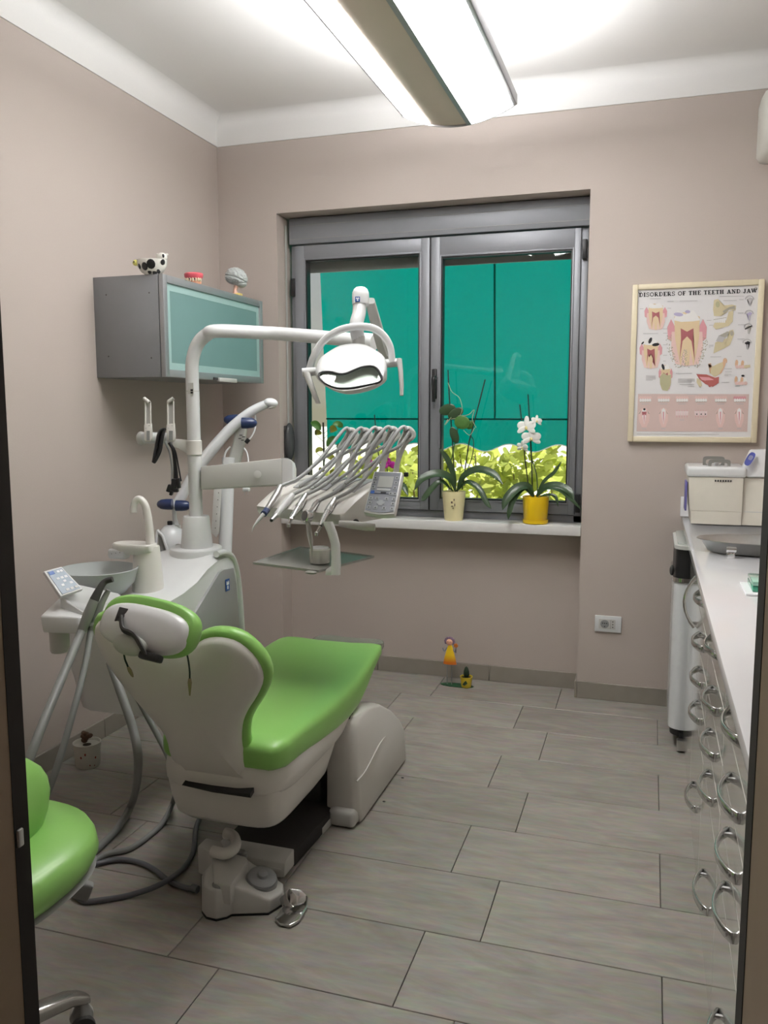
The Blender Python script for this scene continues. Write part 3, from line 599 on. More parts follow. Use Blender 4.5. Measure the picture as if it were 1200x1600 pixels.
# small captions as illegible lines of print, as in the photograph
for x0, x1, y in ((240, 325, 244), (480, 625, 262), (800, 1005, 224), (835, 945, 258), (182, 305, 528), (448, 580, 853), (730, 818, 718), (945, 985, 715), (540, 628, 1024), (480, 600, 942), (545, 600, 960), (930, 972, 957), (345, 368, 752), (380, 430, 266), (380, 410, 322), (155, 185, 326), (700, 738, 420), (720, 755, 460), (965, 1000, 252), (955, 1000, 360), (955, 1010, 456), (950, 1010, 572), (845, 905, 815), (850, 905, 840), (820, 885, 925), (345, 380, 490), (345, 378, 525), (345, 378, 620), (345, 378, 705)): line('faint', [(x0, y), (x1, y - (x1 - x0) * .01)], 4)
for x0, x1, y, n in ((205, 285, 872, 5), (466, 604, 898, 4), (718, 755, 622, 3), (845, 900, 860, 2)):
    for i in range(n): line('faint', [(x0, y + i * 9), (x1 - (i == n - 1) * 25, y + i * 9)], 3.5)
line('faint', [(130, 1346), (800, 1350)], 4)
bm = MB(); mats = []; idx = {}
for c in ART:
    idx[c] = len(mats); mats.append(mat('poster_print_' + c, COLS[c], .5, var=.03))
    for poly in ART[c]:
        try: f = bm.faces.new([bm.verts.new(p) for p in poly]); f.material_index = idx[c]
        except ValueError: pass
for v in bm.verts: v.co.x = min(max(v.co.x, px0 + fw), px1 - fw)
def keep_print(bm):
    me = bpy.data.meshes.new('printed_illustrations'); o = bpy.data.objects.new('printed_illustrations', me); COL.objects.link(o); o.parent = sh; ORG[o] = ORG[sh]
    for v in bm.verts: v.co -= ORG[sh]
    bmesh.ops.triangulate(bm, faces=bm.faces[:]); bm.to_mesh(me); bm.free(); [me.materials.append(x) for x in mats]
    return o
keep_print(bm)

# ================================================================== OUTLET, FLOOR ORNAMENTS
oc = at(950, 975, 'y', YB - .006)
t = thing('wall_outlet', 'white double wall outlet low on the wall right of the window', 'outlet', (oc.x, YB, oc.z))
bm = MB(); box(bm, (oc.x, YB - .005, oc.z), (.122, .010, .078)); obj('outlet_plate', bm, PLASTIC, t, bevel=.003)
ins = MB(); box(ins, (oc.x - .004, YB - .0105, oc.z), (.076, .002, .046)); ip = obj('outlet_insert', ins, mat('outlet_insert_grey', (.55, .54, .52), .4), t)
bm = MB(); lathe(bm, [(.020, 0), (.018, .0008), (.0165, -.002)], V(oc.x - .015, YB - .0118, oc.z), 20, rotto((0, -1, 0))); obj('round_socket', bm, mat('outlet_well_grey', (.28, .28, .28), .5), ip)
for dx, dz in ((-.024, .004), (-.015, .004), (-.006, .004), (-.015, -.012), (.022, .013), (.022, 0), (.022, -.013)): obj('socket_hole', ell(MB(), (oc.x + dx, YB - .0128, oc.z + dz), (.0028, .001, .0028), seg=8, rings=4), BLACK, ip)
bx('insert_joint', (oc.x + .0115, YB - .0122, oc.z - .022), (oc.x + .0125, YB - .0112, oc.z + .022), DARK, ip)
# garden figurine with a cactus pot on its green base
g0 = at(714, 1071, 'z', 0)
t = thing('garden_figurine', 'metal flower girl figurine in a yellow dress on a flat green base', 'figurine', (g0.x, g0.y, 0))
bm = MB(); lathe(bm, [(.0, 0), (.085, 0), (.085, .003), (0, .003)], (g0.x, g0.y, 0), 28, sx=1.0, sy=.36, cap=False); obj('green_base', bm, mat('dark_green_enamel', (.01, .07, .025), .4), t)
gy = g0.y + .0; gx = at(702, 1040, 'y', gy).x
zt = lambda y: at(702, y, 'y', gy).z
for s in (-.011, .013): obj('leg', tube(MB(), [V(gx + s, gy, .002), V(gx + s, gy, zt(1036))], .0022, 6), MGREY, t)
bm = MB(); lathe(bm, [(.035, zt(1037)), (.030, zt(1029)), (.020, zt(1018)), (.012, zt(1010)), (.006, zt(1007))], (gx + .003, gy, 0), 20, sy=.5); dm = mat('yellow_orange_enamel', (.85, .40, .01), .35, coat=.3)
nt = dm.node_tree; b_ = nt.nodes['Principled BSDF']; tc = nt.nodes.new('ShaderNodeTexCoord'); sx_ = nt.nodes.new('ShaderNodeSeparateXYZ'); rp = nt.nodes.new('ShaderNodeValToRGB')
rp.color_ramp.elements[0].color = (.55, .13, .01, 1); rp.color_ramp.elements[1].color = (.85, .58, .02, 1); rp.color_ramp.elements[0].position = .1; rp.color_ramp.elements[1].position = .5
nt.links.new(tc.outputs['Generated'], sx_.inputs[0]); nt.links.new(sx_.outputs[2], rp.inputs[0]); nt.links.new(rp.outputs[0], b_.inputs['Base Color'])
obj('dress', bm, dm, t)
hc = V(gx + .001, gy - .004, zt(1003)); hd = obj('face', ell(MB(), hc, (.017, .010, .0165)), mat('peach_enamel', (.78, .42, .28), .4, coat=.2), t, sharp=80)
bm = MB()
for i in range(9):
    a = -.45 + i * .5; ell(bm, hc + V(math.cos(a) * .020, .003, math.sin(a) * .018 + .003), (.0085, .006, .008), seg=10, rings=6)
obj('curly_hair', bm, mat('mauve_enamel', (.20, .13, .20), .5), t)
for s in (-.006, .006): obj('eye', ell(MB(), hc + V(s, -.0095, .004), (.0016, .001, .0016), seg=6, rings=4), BLACK, hd)
obj('mouth', ell(MB(), hc + V(0, -.0096, -.006), (.004, .001, .0014), seg=8, rings=4), PINK, hd)
for s in (-1, 1): obj('arm', tube(MB(), [V(gx + s * .012, gy, zt(1012)), V(gx + s * .027, gy, zt(1018)), V(gx + s * .034, gy - .003, zt(1013))], .0028, 6, k=3), mat('grey_blue_enamel', (.22, .24, .30), .4), t)
w0 = V(gx + .034, gy - .004, zt(1010)); wd = obj('wand', tube(MB(), [w0 + V(0, 0, -.03), w0 + V(0, 0, .002)], .0016, 6), DARK, t)
bm = MB()
for i in range(5): ell(bm, w0 + V(math.cos(i * 1.2566) * .006, 0, .008 + math.sin(i * 1.2566) * .006), (.006, .003, .006), seg=8, rings=5)
obj('flower', bm, mat('orange_enamel', (.55, .16, .02), .4), wd)
c0 = at(729, 1072, 'z', .003); c0 = V(c0.x, c0.y - .008, .003)
t = thing('cactus_pot', 'tiny yellow pot holding a dark cactus on the green base', 'potted plant', c0)
bm = MB(); lathe(bm, [(.024, 0), (.027, .02), (.032, .054), (.029, .054), (.028, .046)], c0, 20); pt = obj('pot', bm, mat('dull_yellow_pot', (.60, .45, .03), .45), t)
obj('soil', lathe(MB(), [(.0285, .046), (.0001, .048)], c0, 16), SOIL, t)
obj('leaf_motif', prism(MB(), [c0 + V(x, -.0325 + abs(x) * .12, z) for x, z in ((-.013, .018), (-.002, .014), (.012, .026), (.004, .04), (-.003, .034), (-.008, .028))], (0, .003, 0)), LEAF, pt)
bm = MB(); lathe(bm, [(.010, .046), (.015, .062), (.014, .08), (.008, .098), (.001, .104)], c0, 12, sy=.7); obj('cactus', bm, mat('dark_cactus', (.012, .028, .014), .6), t, sharp=80)
# pot with a withered succulent by the left wall
w0 = at(137, 1184, 'z', 0); w0 = V(min(w0.x, -2.0), w0.y, 0); w0 = V(-2.13, at(137, 1186, 'x', -2.13).y, 0)
s_ = (at(137, 1186, 'x', -2.13) - CAM).dot(FWD) / FPX
t = thing('succulent_pot', 'white pot with red motifs and a withered succulent on the floor', 'potted plant', w0)
rt = 21 * s_; bm = MB(); lathe(bm, [(rt * .80, 0), (rt * .86, .004), (rt * .93, .05), (rt, .094), (rt * 1.02, .096), (rt * .93, .096), (rt * .9, .085)], w0, 28); pt = obj('pot', bm, mat('white_glazed_pot', (.62, .60, .54), .35, coat=.3), t)
obj('soil', lathe(MB(), [(rt * .92, .083), (.0001, .086)], w0, 16), SOIL, t)
bm = MB(); rd = random.Random(4)
for i in range(9):
    a = rd.uniform(0, 6.28); r = rd.uniform(0, .024); ell(bm, w0 + V(math.cos(a) * r - .004, math.sin(a) * r, .095 + rd.uniform(0, .035)), (.013, .011, .009), R=Euler((rd.uniform(-.6, .6), rd.uniform(-.6, .6), a)).to_matrix(), seg=8, rings=6)
obj('withered_succulent', bm, mat('withered_brown_leaf', (.09, .045, .025), .7, var=.4), t)
for px, py in ((134, 1173), (153, 1169), (142, 1186), (126, 1183), (151, 1182)):
    q = at(px, py, 'x', -2.13); a = math.atan2(CAM.y - w0.y, CAM.x - w0.x) + (px - 138) / 21.0 * .9
    R = rotto((math.cos(a), math.sin(a), 0)); rr = rt * (.8 + .2 * min(1, max(0, q.z / .095))) + .0012
    obj('red_motif', ell(MB(), w0 + V(math.cos(a) * rr, math.sin(a) * rr, max(.012, min(.085, q.z))), (.0035, .0055, .0012), R=R, seg=8, rings=4), mat('dull_red_print', (.24, .035, .02), .5), pt)
for i, (px, py, l) in enumerate(((629, 1216, 'tiny dark crumb on the floor tile farther from the chair base'), (600, 1253, 'tiny dark crumb on the floor tile close beside the chair base'))):
    q = at(px, py, 'z', 0); bm = MB(); ell(bm, q + V(0, 0, .002), (.006, .004, .0022), seg=8, rings=5); tag(obj('floor_crumb', bm, DARK, org=q), l, 'crumb')

# ================================================================== PLANTS ON THE SILL
SZ = .834; PYs = 2.055
def leaf(bm, pts, w, up=(0, 0, 1), fold=.25):
    pts = smooth_path(pts, 5); N = len(pts); rows = []
    for i, p in enumerate(pts):
        tt = (pts[min(i + 1, N - 1)] - pts[max(i - 1, 0)]).normalized(); s = tt.cross(Vector(up)); s = s.normalized() if s.length > .02 else Vector((1, 0, 0)); u = s.cross(tt)
        f = i / (N - 1); ww = w * (math.sin(math.pi * min(.5, f * .9 + .06)) if f < .5 else math.cos(math.pi / 2 * ((f - .5) / .5) ** 1.6) * .98 + .02)
        rows.append([p - s * ww + u * ww * fold, p - s * ww * .5 + u * ww * fold * .35, p, p + s * ww * .5 + u * ww * fold * .35, p + s * ww + u * ww * fold])
    th = .0016
    rows2 = [r + [q - Vector(up) * th for q in r[::-1]] for r in rows]
    return loft(bm, rows2)
def Pq(x, y, Y=PYs): return at(x, y, 'y', Y)
def orchid_pot(t, c, r0, r1, h, m, saucer=False):
    prof = [(r0 * .97, 0), (r0, .004), (r1, h - .004), (r1, h), (r1 - .006, h), (r1 - .007, h - .012)]
    pt = obj('pot', lathe(MB(), prof, c, 32), m, t); obj('potting_bark', lathe(MB(), [(r1 - .007, h - .014), (.0001, h - .010)], c, 20), SOIL, t)
    if saucer: obj('saucer', lathe(MB(), [(r0 * 1.02, .001), (r0 * 1.1, .004), (r0 * 1.12, .02), (r0 * 1.06, .02), (r0 * 1.03, .006)], c, 32), m, t)
    return pt
# orchid in the cream pot
c = V(Pq(709, 800).x, PYs, SZ)
t = thing('orchid_plant', 'flowerless orchid with round upper leaves in a cream pot on the sill', 'potted plant', c)
pt = orchid_pot(t, c, .046, .059, .145, CREAMPOT)
bm = MB()
for px, py, w, h in ((706, 785, 3, 4), (709.5, 781, 2, 4), (706.5, 791, 4, 1.6), (710.5, 789, 1.6, 5), (708, 794, 2, 2)):
    q = Pq(px, py, PYs - .053); s_ = .0031; box(bm, q + V(0, -.0005, 0), (w * s_ * .8, .003, h * s_ * .8))
obj('dark_motif', bm, mat('brown_print', (.10, .06, .04), .5), pt)
def strap_leaf(nm, pts, w, m=LEAF): return obj(nm, leaf(MB(), [Pq(x, y, Y) for x, y, Y in pts], w * 1.12, up=(.1, -.75, .6)), m, t, sharp=60)
strap_leaf('long_leaf', [(712, 768, 2.05), (704, 748, 2.03), (684, 740, 2.0), (660, 748, 1.97), (647, 766, 1.95)], .020)
strap_leaf('long_leaf', [(714, 768, 2.05), (724, 745, 2.03), (745, 734, 2.01), (770, 740, 1.99), (786, 757, 1.97)], .019)
strap_leaf('long_leaf', [(716, 766, 2.05), (730, 753, 2.02), (748, 763, 2.0), (760, 785, 1.98), (768, 795, 1.975)], .013)
strap_leaf('long_leaf', [(706, 766, 2.05), (690, 752, 2.0), (676, 762, 1.98), (663, 778, 1.965), (658, 782, 1.96)], .014)
strap_leaf('long_leaf', [(712, 764, 2.05), (708, 740, 2.05), (698, 716, 2.04), (686, 700, 2.03)], .013)
obj('stake', tube(MB(), [Pq(711, 768), Pq(707, 690), Pq(702, 620), Pq(700, 578)], .0032, 6), STAKE, t)
obj('stake', tube(MB(), [Pq(722, 765), Pq(733, 690), Pq(746, 640), Pq(758, 593)], .0032, 6), STAKE, t)
obj('flower_stem', tube(MB(), [Pq(708, 768), Pq(697, 738), Pq(706, 715), Pq(714, 675), Pq(720, 650)], .0028, 6, k=4), LEAF2, t)
obj('flower_stem', tube(MB(), [Pq(730, 735), Pq(738, 712), Pq(740, 690), Pq(735, 680)], .0022, 6, k=4), STAKE, t)
for (x, y, rx, ry, ro) in ((699, 640, 14, 9, .3), (712, 646, 14, 8, .5), (722, 660, 13, 11, -.2), (735, 664, 8, 6, .9), (710, 680, 7, 14, .35)):
    s_ = .00305; R = Matrix.Rotation(-ro, 3, 'Y'); obj('round_leaf', ell(MB(), Pq(x, y, PYs - .01 * (x % 3)), (rx * s_, .004, ry * s_), R=R), LEAF2 if x in (722, 735) else LEAF, t, sharp=80)
for pts in (((700, 598), (706, 612), (718, 622), (722, 640), (716, 652), (705, 655)), ((716, 650), (732, 648), (741, 640), (738, 655), (744, 668)), ((705, 652), (695, 664), (700, 655)), ((724, 672), (734, 680), (742, 668))):
    obj('aerial_root', tube(MB(), [Pq(x, y, 2.04) for x, y in pts], .0018, 5, k=4), ROOT, t)
# orchid in the yellow pot
c = V(Pq(837, 800).x, PYs - .005, SZ)
t = thing('orchid_plant', 'orchid with white blossoms in a bright yellow pot on the sill', 'potted plant', c)
orchid_pot(t, c, .055, .064, .132, YELLOW, True)
strap_leaf('long_leaf', [(834, 776, 2.05), (825, 760, 2.02), (808, 763, 1.99), (792, 780, 1.965), (785, 797, 1.95)], .021)
strap_leaf('long_leaf', [(832, 776, 2.05), (818, 764, 2.0), (802, 782, 1.975), (796, 800, 1.96), (794, 812, 1.955)], .012)
strap_leaf('long_leaf', [(838, 776, 2.05), (850, 762, 2.03), (870, 759, 2.01), (888, 767, 1.985), (897, 782, 1.97)], .019)
strap_leaf('long_leaf', [(840, 776, 2.05), (855, 763, 2.01), (875, 766, 1.985), (892, 780, 1.97), (909, 797, 1.96)], .010)
strap_leaf('long_leaf', [(838, 774, 2.05), (850, 752, 2.05), (866, 738, 2.05), (878, 720, 2.05)], .008)
strap_leaf('long_leaf', [(840, 777, 2.05), (856, 773, 2.01), (868, 776, 2.0), (872, 792, 1.99)], .007)
obj('stake', tube(MB(), [Pq(827, 770), Pq(820, 715), Pq(816, 665), Pq(812, 632)], .003, 6), STAKE, t)
obj('stake', tube(MB(), [Pq(832, 770), Pq(830, 700), Pq(827, 650), Pq(825, 616)], .003, 6), STAKE, t)
obj('flower_stem', tube(MB(), [Pq(840, 770), Pq(838, 740), Pq(830, 712), Pq(829, 672), Pq(832, 655)], .0028, 6, k=4), LEAF, t)
def blossom(cx, cy, r, face, nm='blossom', m=PETAL, Y=PYs - .03, core=YELLOW):
    cc = Pq(cx, cy, Y); R = rotto(face, (1, 0, 0)); bm = MB()
    for a, l, w in ((90, 1, .5), (210, 1, .5), (330, 1, .5), (15, .95, .78), (165, .95, .78)):
        A = math.radians(a); dd = V(math.cos(A), math.sin(A), 0); sd = V(-math.sin(A), math.cos(A), 0)
        M = Matrix((R @ dd, R @ sd, R @ V(0, 0, 1))).transposed(); ell(bm, cc + M @ V(r * .5 * l, 0, .002 * (a % 4)), (r * .52 * l, r * .52 * w, .0035), R=M, seg=12, rings=6)
    o = obj(nm, bm, m, t, sharp=80); obj('blossom_lip', ell(MB(), cc + R @ V(0, -r * .12, .006), (r * .16, r * .2, .006), R=R, seg=8, rings=6), core, o)
LIP = mat('pale_yellow_lip', (.75, .66, .30), .5)
blossom(823, 667, .052, (-.25, -1, .1), core=LIP); blossom(830, 684, .050, (.15, -1, -.1), core=LIP); blossom(817, 698, .034, (-.4, -1, -.35), core=LIP); blossom(838, 658, .030, (.7, -1, .4), core=LIP)
# two plants half hidden behind the instrument console
c = V(Pq(510, 790).x, PYs, SZ)
t = thing('leafy_plant', 'leafy green plant tied to a dark stake, behind the instrument hoses', 'potted plant', c)
obj('pot', lathe(MB(), [(.04, 0), (.05, .10), (.046, .10), (.045, .09)], c, 20), mat('dark_pot', (.05, .05, .045), .5), t)
obj('soil', lathe(MB(), [(.045, .088), (.0001, .09)], c, 12), SOIL, t)
obj('stake', tube(MB(), [Pq(506, 775), Pq(506, 700), Pq(505, 660)], .005, 6), STAKE, t)
rd = random.Random(9)
for x, y, s, ro, l in ((494, 665, 11, -.5, 0), (497, 677, 9, .2, 1), (521, 672, 12, .3, 1), (528, 664, 9, -.2, 0), (519, 690, 12, .7, 0), (530, 699, 8, -.4, 0), (499, 704, 7, .5, 1), (516, 715, 9, -.3, 1), (502, 735, 6, 0, 1), (521, 738, 7, .5, 1), (513, 755, 7, -.4, 0)):
    s_ = .0031; R = Matrix.Rotation(-ro, 3, 'Y') @ Matrix.Rotation(rd.uniform(-.7, .7), 3, 'Z'); q = Pq(x, y, PYs + rd.uniform(-.03, .03))
    bm = MB(); leaf(bm, [q + R @ V(-s * s_, 0, 0), q + R @ V(0, -.006, .006), q + R @ V(s * s_, 0, -.008)], s * s_ * .55, up=(0, -1, .3)); obj('leaf', bm, mat('yellowing_leaf', (.25, .27, .03), .5, var=.4) if l else LEAF2, t, sharp=70)
    obj('leaf_stem', tube(MB(), [q + R @ V(-s * s_ * .9, 0, 0), Pq(506, y + 14)], .0012, 5), LEAF2, t)
c = V(Pq(604, 790).x, PYs, SZ)
t = thing('orchid_plant', 'magenta orchid behind the control keypad of the instrument console', 'potted plant', c)
orchid_pot(t, c, .045, .055, .12, mat('white_glazed_pot', (0, 0, 0)))
obj('flower_stem', tube(MB(), [Pq(604, 776), Pq(606, 745), Pq(603, 720), Pq(598, 706)], .0028, 6, k=4), LEAF, t)
obj('stake', tube(MB(), [Pq(600, 776), Pq(590, 700), Pq(585, 648)], .0028, 6), STAKE, t)
strap_leaf('long_leaf', [(602, 772, 2.05), (590, 755, 2.02), (578, 762, 2.0), (572, 775, 1.98)], .015)
strap_leaf('long_leaf', [(606, 772, 2.05), (618, 756, 2.03), (630, 760, 2.01), (638, 775, 1.99)], .015)
DM = mat('deep_magenta_lip', (.20, .004, .10), .5)
for x, y, r, f in ((602, 713, .026, (-.2, -1, .1)), (608, 726, .034, (.2, -1, 0)), (598, 733, .022, (-.5, -1, -.3)), (581, 722, .016, (-.6, -1, 0)), (584, 728, .016, (-.6, -.6, -.4))): blossom(x, y, r, f, m=MAGENTA, core=DM)

# ================================================================== COUNTER RUN ON THE RIGHT
FXX = .108
wt = tag(obj('worktop', bb(MB(), (.072, -1.2, .872), (XR - .001, 1.999, .90)), TOPMAT, org=(.4, .4, .872), bevel=.004), 'long white glossy worktop running along the right wall to the window wall', 'worktop')
us = tag(obj('worktop_upstand', bb(MB(), (.066, 1.98, .901), (XR - .001, 1.999, .992)), TOPMAT, org=(.4, 1.99, .901), bevel=.002), 'low white upstand at the far end of the worktop, behind the white bath', 'upstand')
def arch_handle(par, y0, y1, z, proj=.025):
    """flat bow handle whose pointed ends meet the drawer front"""
    pts = []; N = 10
    for i in range(N + 1):
        f = i / N; pts.append((y0 + (y1 - y0) * f, proj * math.sin(math.pi * f) ** .75))
    bm = MB(); rings = []
    for i, (y, p) in enumerate(pts):
        f = i / N; w = .0055 + .005 * abs(2 * f - 1); th = .0032
        rings.append([V(FXX - .018 - p - th, y, z + w), V(FXX - .018 - p - th, y, z - w), V(FXX - .018 - p + th, y, z - w), V(FXX - .018 - p + th, y, z + w)])
    loft(bm, rings); h = obj('drawer_handle', bm, CHROME, par, bevel=.0012, seg=1, sharp=50)
    for y in (y0 + .012, y1 - .012): obj('handle_post', tube(MB(), [V(FXX - .016, y, z), V(FXX - .018 - proj * .42, y, z)], .005, 8), CHROME, h)
    return h
ROWS = [(.763, .866), (.655, .760), (.548, .652), (.440, .545)]
def unit(y0, y1, label, handles=True):
    t = thing('drawer_cabinet', label, 'cabinet', (FXX, (y0 + y1) / 2, 0), 'white gloss base cabinets under the worktop')
    bm = MB(); bb(bm, (FXX + .004, y0 + .001, .07), (XR - .02, y1 - .001, .870)); obj('carcass', bm, LACQUER, t)
    bm = MB(); bb(bm, (FXX - .004, y0 + .001, .0), (FXX + .012, y1 - .001, .066)); obj('plinth', bm, LACQUER, t)
    if not handles:
        d = bx('door', (FXX - .016, y0 + .0015, .071), (FXX + .003, y1 - .0015, .866), LACQUER, t, bevel=.0015, seg=1)
        yh = y0 + .10; pts = [V(FXX - .018 - .036 * math.sin(math.pi * i / 10) ** .75, yh, .655 + .17 * i / 10) for i in range(11)]
        h = obj('door_handle', tube(MB(), pts, [.0085, .006] + [.0048] * 7 + [.006, .0085], 8), CHROME, d)
        for z in (.668, .812): obj('handle_post', tube(MB(), [V(FXX - .016, yh, z), V(FXX - .034, yh, z)], .005, 8), CHROME, h)
        return
    for z0, z1 in ROWS:
        d = bx('drawer', (FXX - .016, y0 + .0015, z0), (FXX + .003, y1 - .0015, z1), LACQUER, t, bevel=.0015, seg=1)
        c = (y0 + y1) / 2; arch_handle(d, c - .085, c + .085, (z0 + z1) / 2 + (.018 if z0 > .76 else -.006))
    d = bx('door', (FXX - .016, y0 + .0015, .071), (FXX + .003, y1 - .0015, .437), LACQUER, t, bevel=.0015, seg=1)
    c = (y0 + y1) / 2; arch_handle(d, c - .09, c + .09, .222)
unit(.82, 1.40, 'white gloss base cabinet nearest the waste bin, under the steel tray', False)
unit(.29, .82, 'second white gloss base cabinet from the waste bin, left of the green box')
unit(-.23, .29, 'third white gloss base cabinet from the waste bin, with bow handles')
unit(-.75, -.23, 'white gloss base cabinet nearest the doorway, partly cut by the door frame')
# slim pedal bin in the gap at the far end
BX, BY = .20, 1.62
def dsec(x0, y0, y1, z, r=.05, n=8):
    pts = []
    for i in range(n + 1):
        a = math.pi / 2 * i / n; pts.append(V(x0 + r - r * math.sin(a), y0 + r - r * math.cos(a), z)) if False else pts.append(V(x0 + r - r * math.cos(math.pi / 2 - a), y0 + r - r * math.sin(math.pi / 2 - a), z))
    for i in range(n + 1):
        a = math.pi / 2 * i / n; pts.append(V(x0 + r - r * math.cos(a), y1 - r + r * math.sin(a), z))
    pts += [V(.40, y1, z), V(.40, y0, z)]; return pts
t = thing('waste_bin', 'slim white waste bin with a black top band and a pedal, beside the counter end', 'bin', (BX, BY, 0))
bm = MB(); loft(bm, [dsec(.036, 1.47, 1.90, z) for z in (.085, .695)]); obj('body', bm, mat('white_bin_enamel', (.68, .70, .72), .25, coat=.5), t)
bm = MB(); loft(bm, [dsec(.044, 1.478, 1.892, z) for z in (.055, .085)]); obj('base', bm, BLACK, t)
bm = MB(); loft(bm, [dsec(.032, 1.466, 1.90, z) for z in (.695, .712)]); obj('chrome_band', bm, CHROME, t)
bm = MB(); loft(bm, [dsec(.040, 1.472, 1.89, z) for z in (.712, .828)]); obj('black_band', bm, BLACK, t)
bm = MB(); loft(bm, [dsec(.034, 1.466, 1.90, z) for z in (.828, .842)]); obj('rim', bm, LGREY, t)
obj('lid', loft(MB(), [dsec(.046, 1.478, 1.89, z) for z in (.842, .850)]), mat('pale_lid', (.50, .53, .50), .2, coat=.5), t)
obj('hinge_knob', ell(MB(), (.028, 1.52, .735), (.010, .012, .022), seg=10, rings=8), DARK, t)
bm = MB(); bb(bm, (.072, 1.44, .008), (.112, 1.475, .05)); pd = obj('pedal', bm, STEEL, t, bevel=.002); bx('pedal_lever', (.08, 1.47, .045), (.106, 1.5, .075), BLACK, pd)
# ultrasonic bath
t = thing('ultrasonic_bath', 'white boxy cleaning bath with a lid and two grey basket handles on the worktop', 'appliance', (.3, 1.8, .90))
q0 = at(1078, 816, 'z', .905); q1 = at(1157, 820, 'z', .905)
UX0, UX1, UY = q0.x, q1.x, 1.70; zb_, zl = .905, at(1075, 745, 'y', UY).z; zt_ = at(1075, 728, 'y', UY + .02).z
p0 = at(1078, 816, 'y', UY).x; p1 = at(1158, 820, 'y', UY).x; pe = .56
bm = MB(); loft(bm, [[V(p0 + i, UY + j, z), V(p1, UY + j, z), V(p1, 1.955, z), V(p0 + i, 1.955, z)] for z, i, j in ((zb_, 0.004, .004), (zb_ + .055, 0, 0), (zb_ + .057, -.003, -.003), (zl, -.012, -.006))]); obj('tank', bm, mat('ivory_plastic', (.66, .63, .55), .4), t, bevel=.004)
bm = MB(); loft(bm, [[V(p1 + .002, UY + .012, z), V(pe, UY + .012, z), V(pe, 1.955, z), V(p1 + .002, 1.955, z)] for z in (zb_, zl + .0)]); obj('side_housing', bm, mat('ivory_plastic', (0, 0, 0)), t, bevel=.003)
bx('side_groove', (p1 + .01, UY + .0105, zb_ + .055), (pe - .01, UY + .0125, zb_ + .058), LGREY, t)
bm = MB(); bb(bm, (p0 - .022, UY - .014, zl + .001), (p1 + .012, 1.955, zt_)); obj('lid', bm, PLASTIC, t, bevel=.014, seg=4)
for i in range(7): obj('vent_slot', box(MB(), V(at(1118 + i * 4, 751, 'y', UY - .006).x, UY - .006, at(1118, 751, 'y', UY).z), (.006, .006, .008)), DARK, t)
for cx_, cy_, dy in ((1115, 722, .06), (1124, 727, .0)):
    c = at(cx_, cy_, 'y', UY + .04 + dy); s_ = .0029; bm = MB()
    for w, h, e in (((19, 13, 0), (0, 0, 0), 0),): pass
    W_, H_, w_ = 15 * s_, 8.5 * s_, 4.2 * s_
    out = srect(W_, H_, 28, .35); inn = srect(W_ - w_, H_ - w_, 28, .55)
    rings = [[V(c.x + a, c.y + yy, max(zt_ - .004, c.z + b)) for a, b in ps] for ps, yy in ((out, -.004), (out, .004), (inn, .004), (inn, -.004))]
    loft(bm, rings + [rings[0]], cap=False); obj('basket_handle', bm, mat('grey_basket_handle', (.20, .195, .18), .45), t, sharp=60)
obj('lid_knob', lathe(MB(), [(.010, zt_), (.009, zt_ + .018), (.005, zt_ + .022)], (at(1119, 728, 'y', UY + .06).x, UY + .06, 0), 12), PLASTIC, t)
q = [at(x, y, 'y', Y) for x, y, Y in ((1168, 746, UY + .0), (1158, 735, UY + .0), (1173, 703, UY + .1), (1200, 702, UY + .1), (1200, 746, UY))]
bm = MB(); prism(bm, q, (0, .05, 0)); fp = obj('control_flap', bm, PLASTIC, t, bevel=.006)
bm = MB(); d0, d1 = at(1166, 726, 'y', UY - .004), at(1177, 708, 'y', UY + .05); ax_ = (d1 - d0); ps = srect(.018, ax_.length / 2 + .004, 24, .7)
ux = V(.85, 0, -.4).normalized(); uy = ax_.normalized(); mid = (d0 + d1) / 2 + V(0, -.006, 0); nn = ux.cross(uy); prism(bm, [mid + ux * a * .75 + uy * b for a, b in ps], V(0, .006, 0)); dp = obj('blue_display', bm, mat('blue_display', (.06, .08, .32), .2, coat=.6), fp)
prism(bm := MB(), [mid + V(0, -.001, 0) + ux * a * .45 + uy * (b * .35 + .008) for a, b in ps], V(0, .002, 0)); obj('display_window', bm, mat('display_grey', (.20, .22, .36), .3), dp)
bm = MB(); bb(bm, (p0 - .020, UY + .08, .95), (p0 - .0125, UY + .2, 1.075)); obj('side_label', bm, mat('violet_label', (.12, .11, .32), .4), t, bevel=.002)
# steel instrument tray with a clamp
tc_ = V(.285, 1.02, .901)
c1 = at(1094, 845, 'z', .945); c2 = at(1112, 866, 'z', .905); 
t = thing('steel_tray', 'oval stainless steel tray with a chrome clamp on the worktop, before the white bath', 'tray', tc_)
def oval(cx, cy, rx, ry, z, n=40): return [V(cx + rx * math.cos(2 * math.pi * i / n), cy + ry * math.sin(2 * math.pi * i / n), z) for i in range(n)]
rx0 = tc_.x - at(1112, 867, 'z', .903).x; rx1 = tc_.x - at(1090, 843, 'z', .948).x
bm = MB(); loft(bm, [oval(tc_.x, tc_.y, rx0, .085, .9015), oval(tc_.x, tc_.y, rx0 + .008, .091, .905), oval(tc_.x, tc_.y, rx1 - .012, .108, .942), oval(tc_.x, tc_.y, rx1, .118, .945), oval(tc_.x, tc_.y, rx1, .118, .947), oval(tc_.x, tc_.y, rx1 - .014, .106, .944), oval(tc_.x, tc_.y, rx0 + .004, .087, .907)]); obj('bowl', bm, STEEL, t, sharp=50)
k = at(1141, 858, 'y', tc_.y - .112); bm = MB(); lathe(bm, [(.0, 0), (.0105, 0), (.0105, .03), (0, .03)], k + V(-.013, -.012, -.0), 16, rotto((1, 0, 0)), cap=False); obj('clamp', bm, CHROME, t)
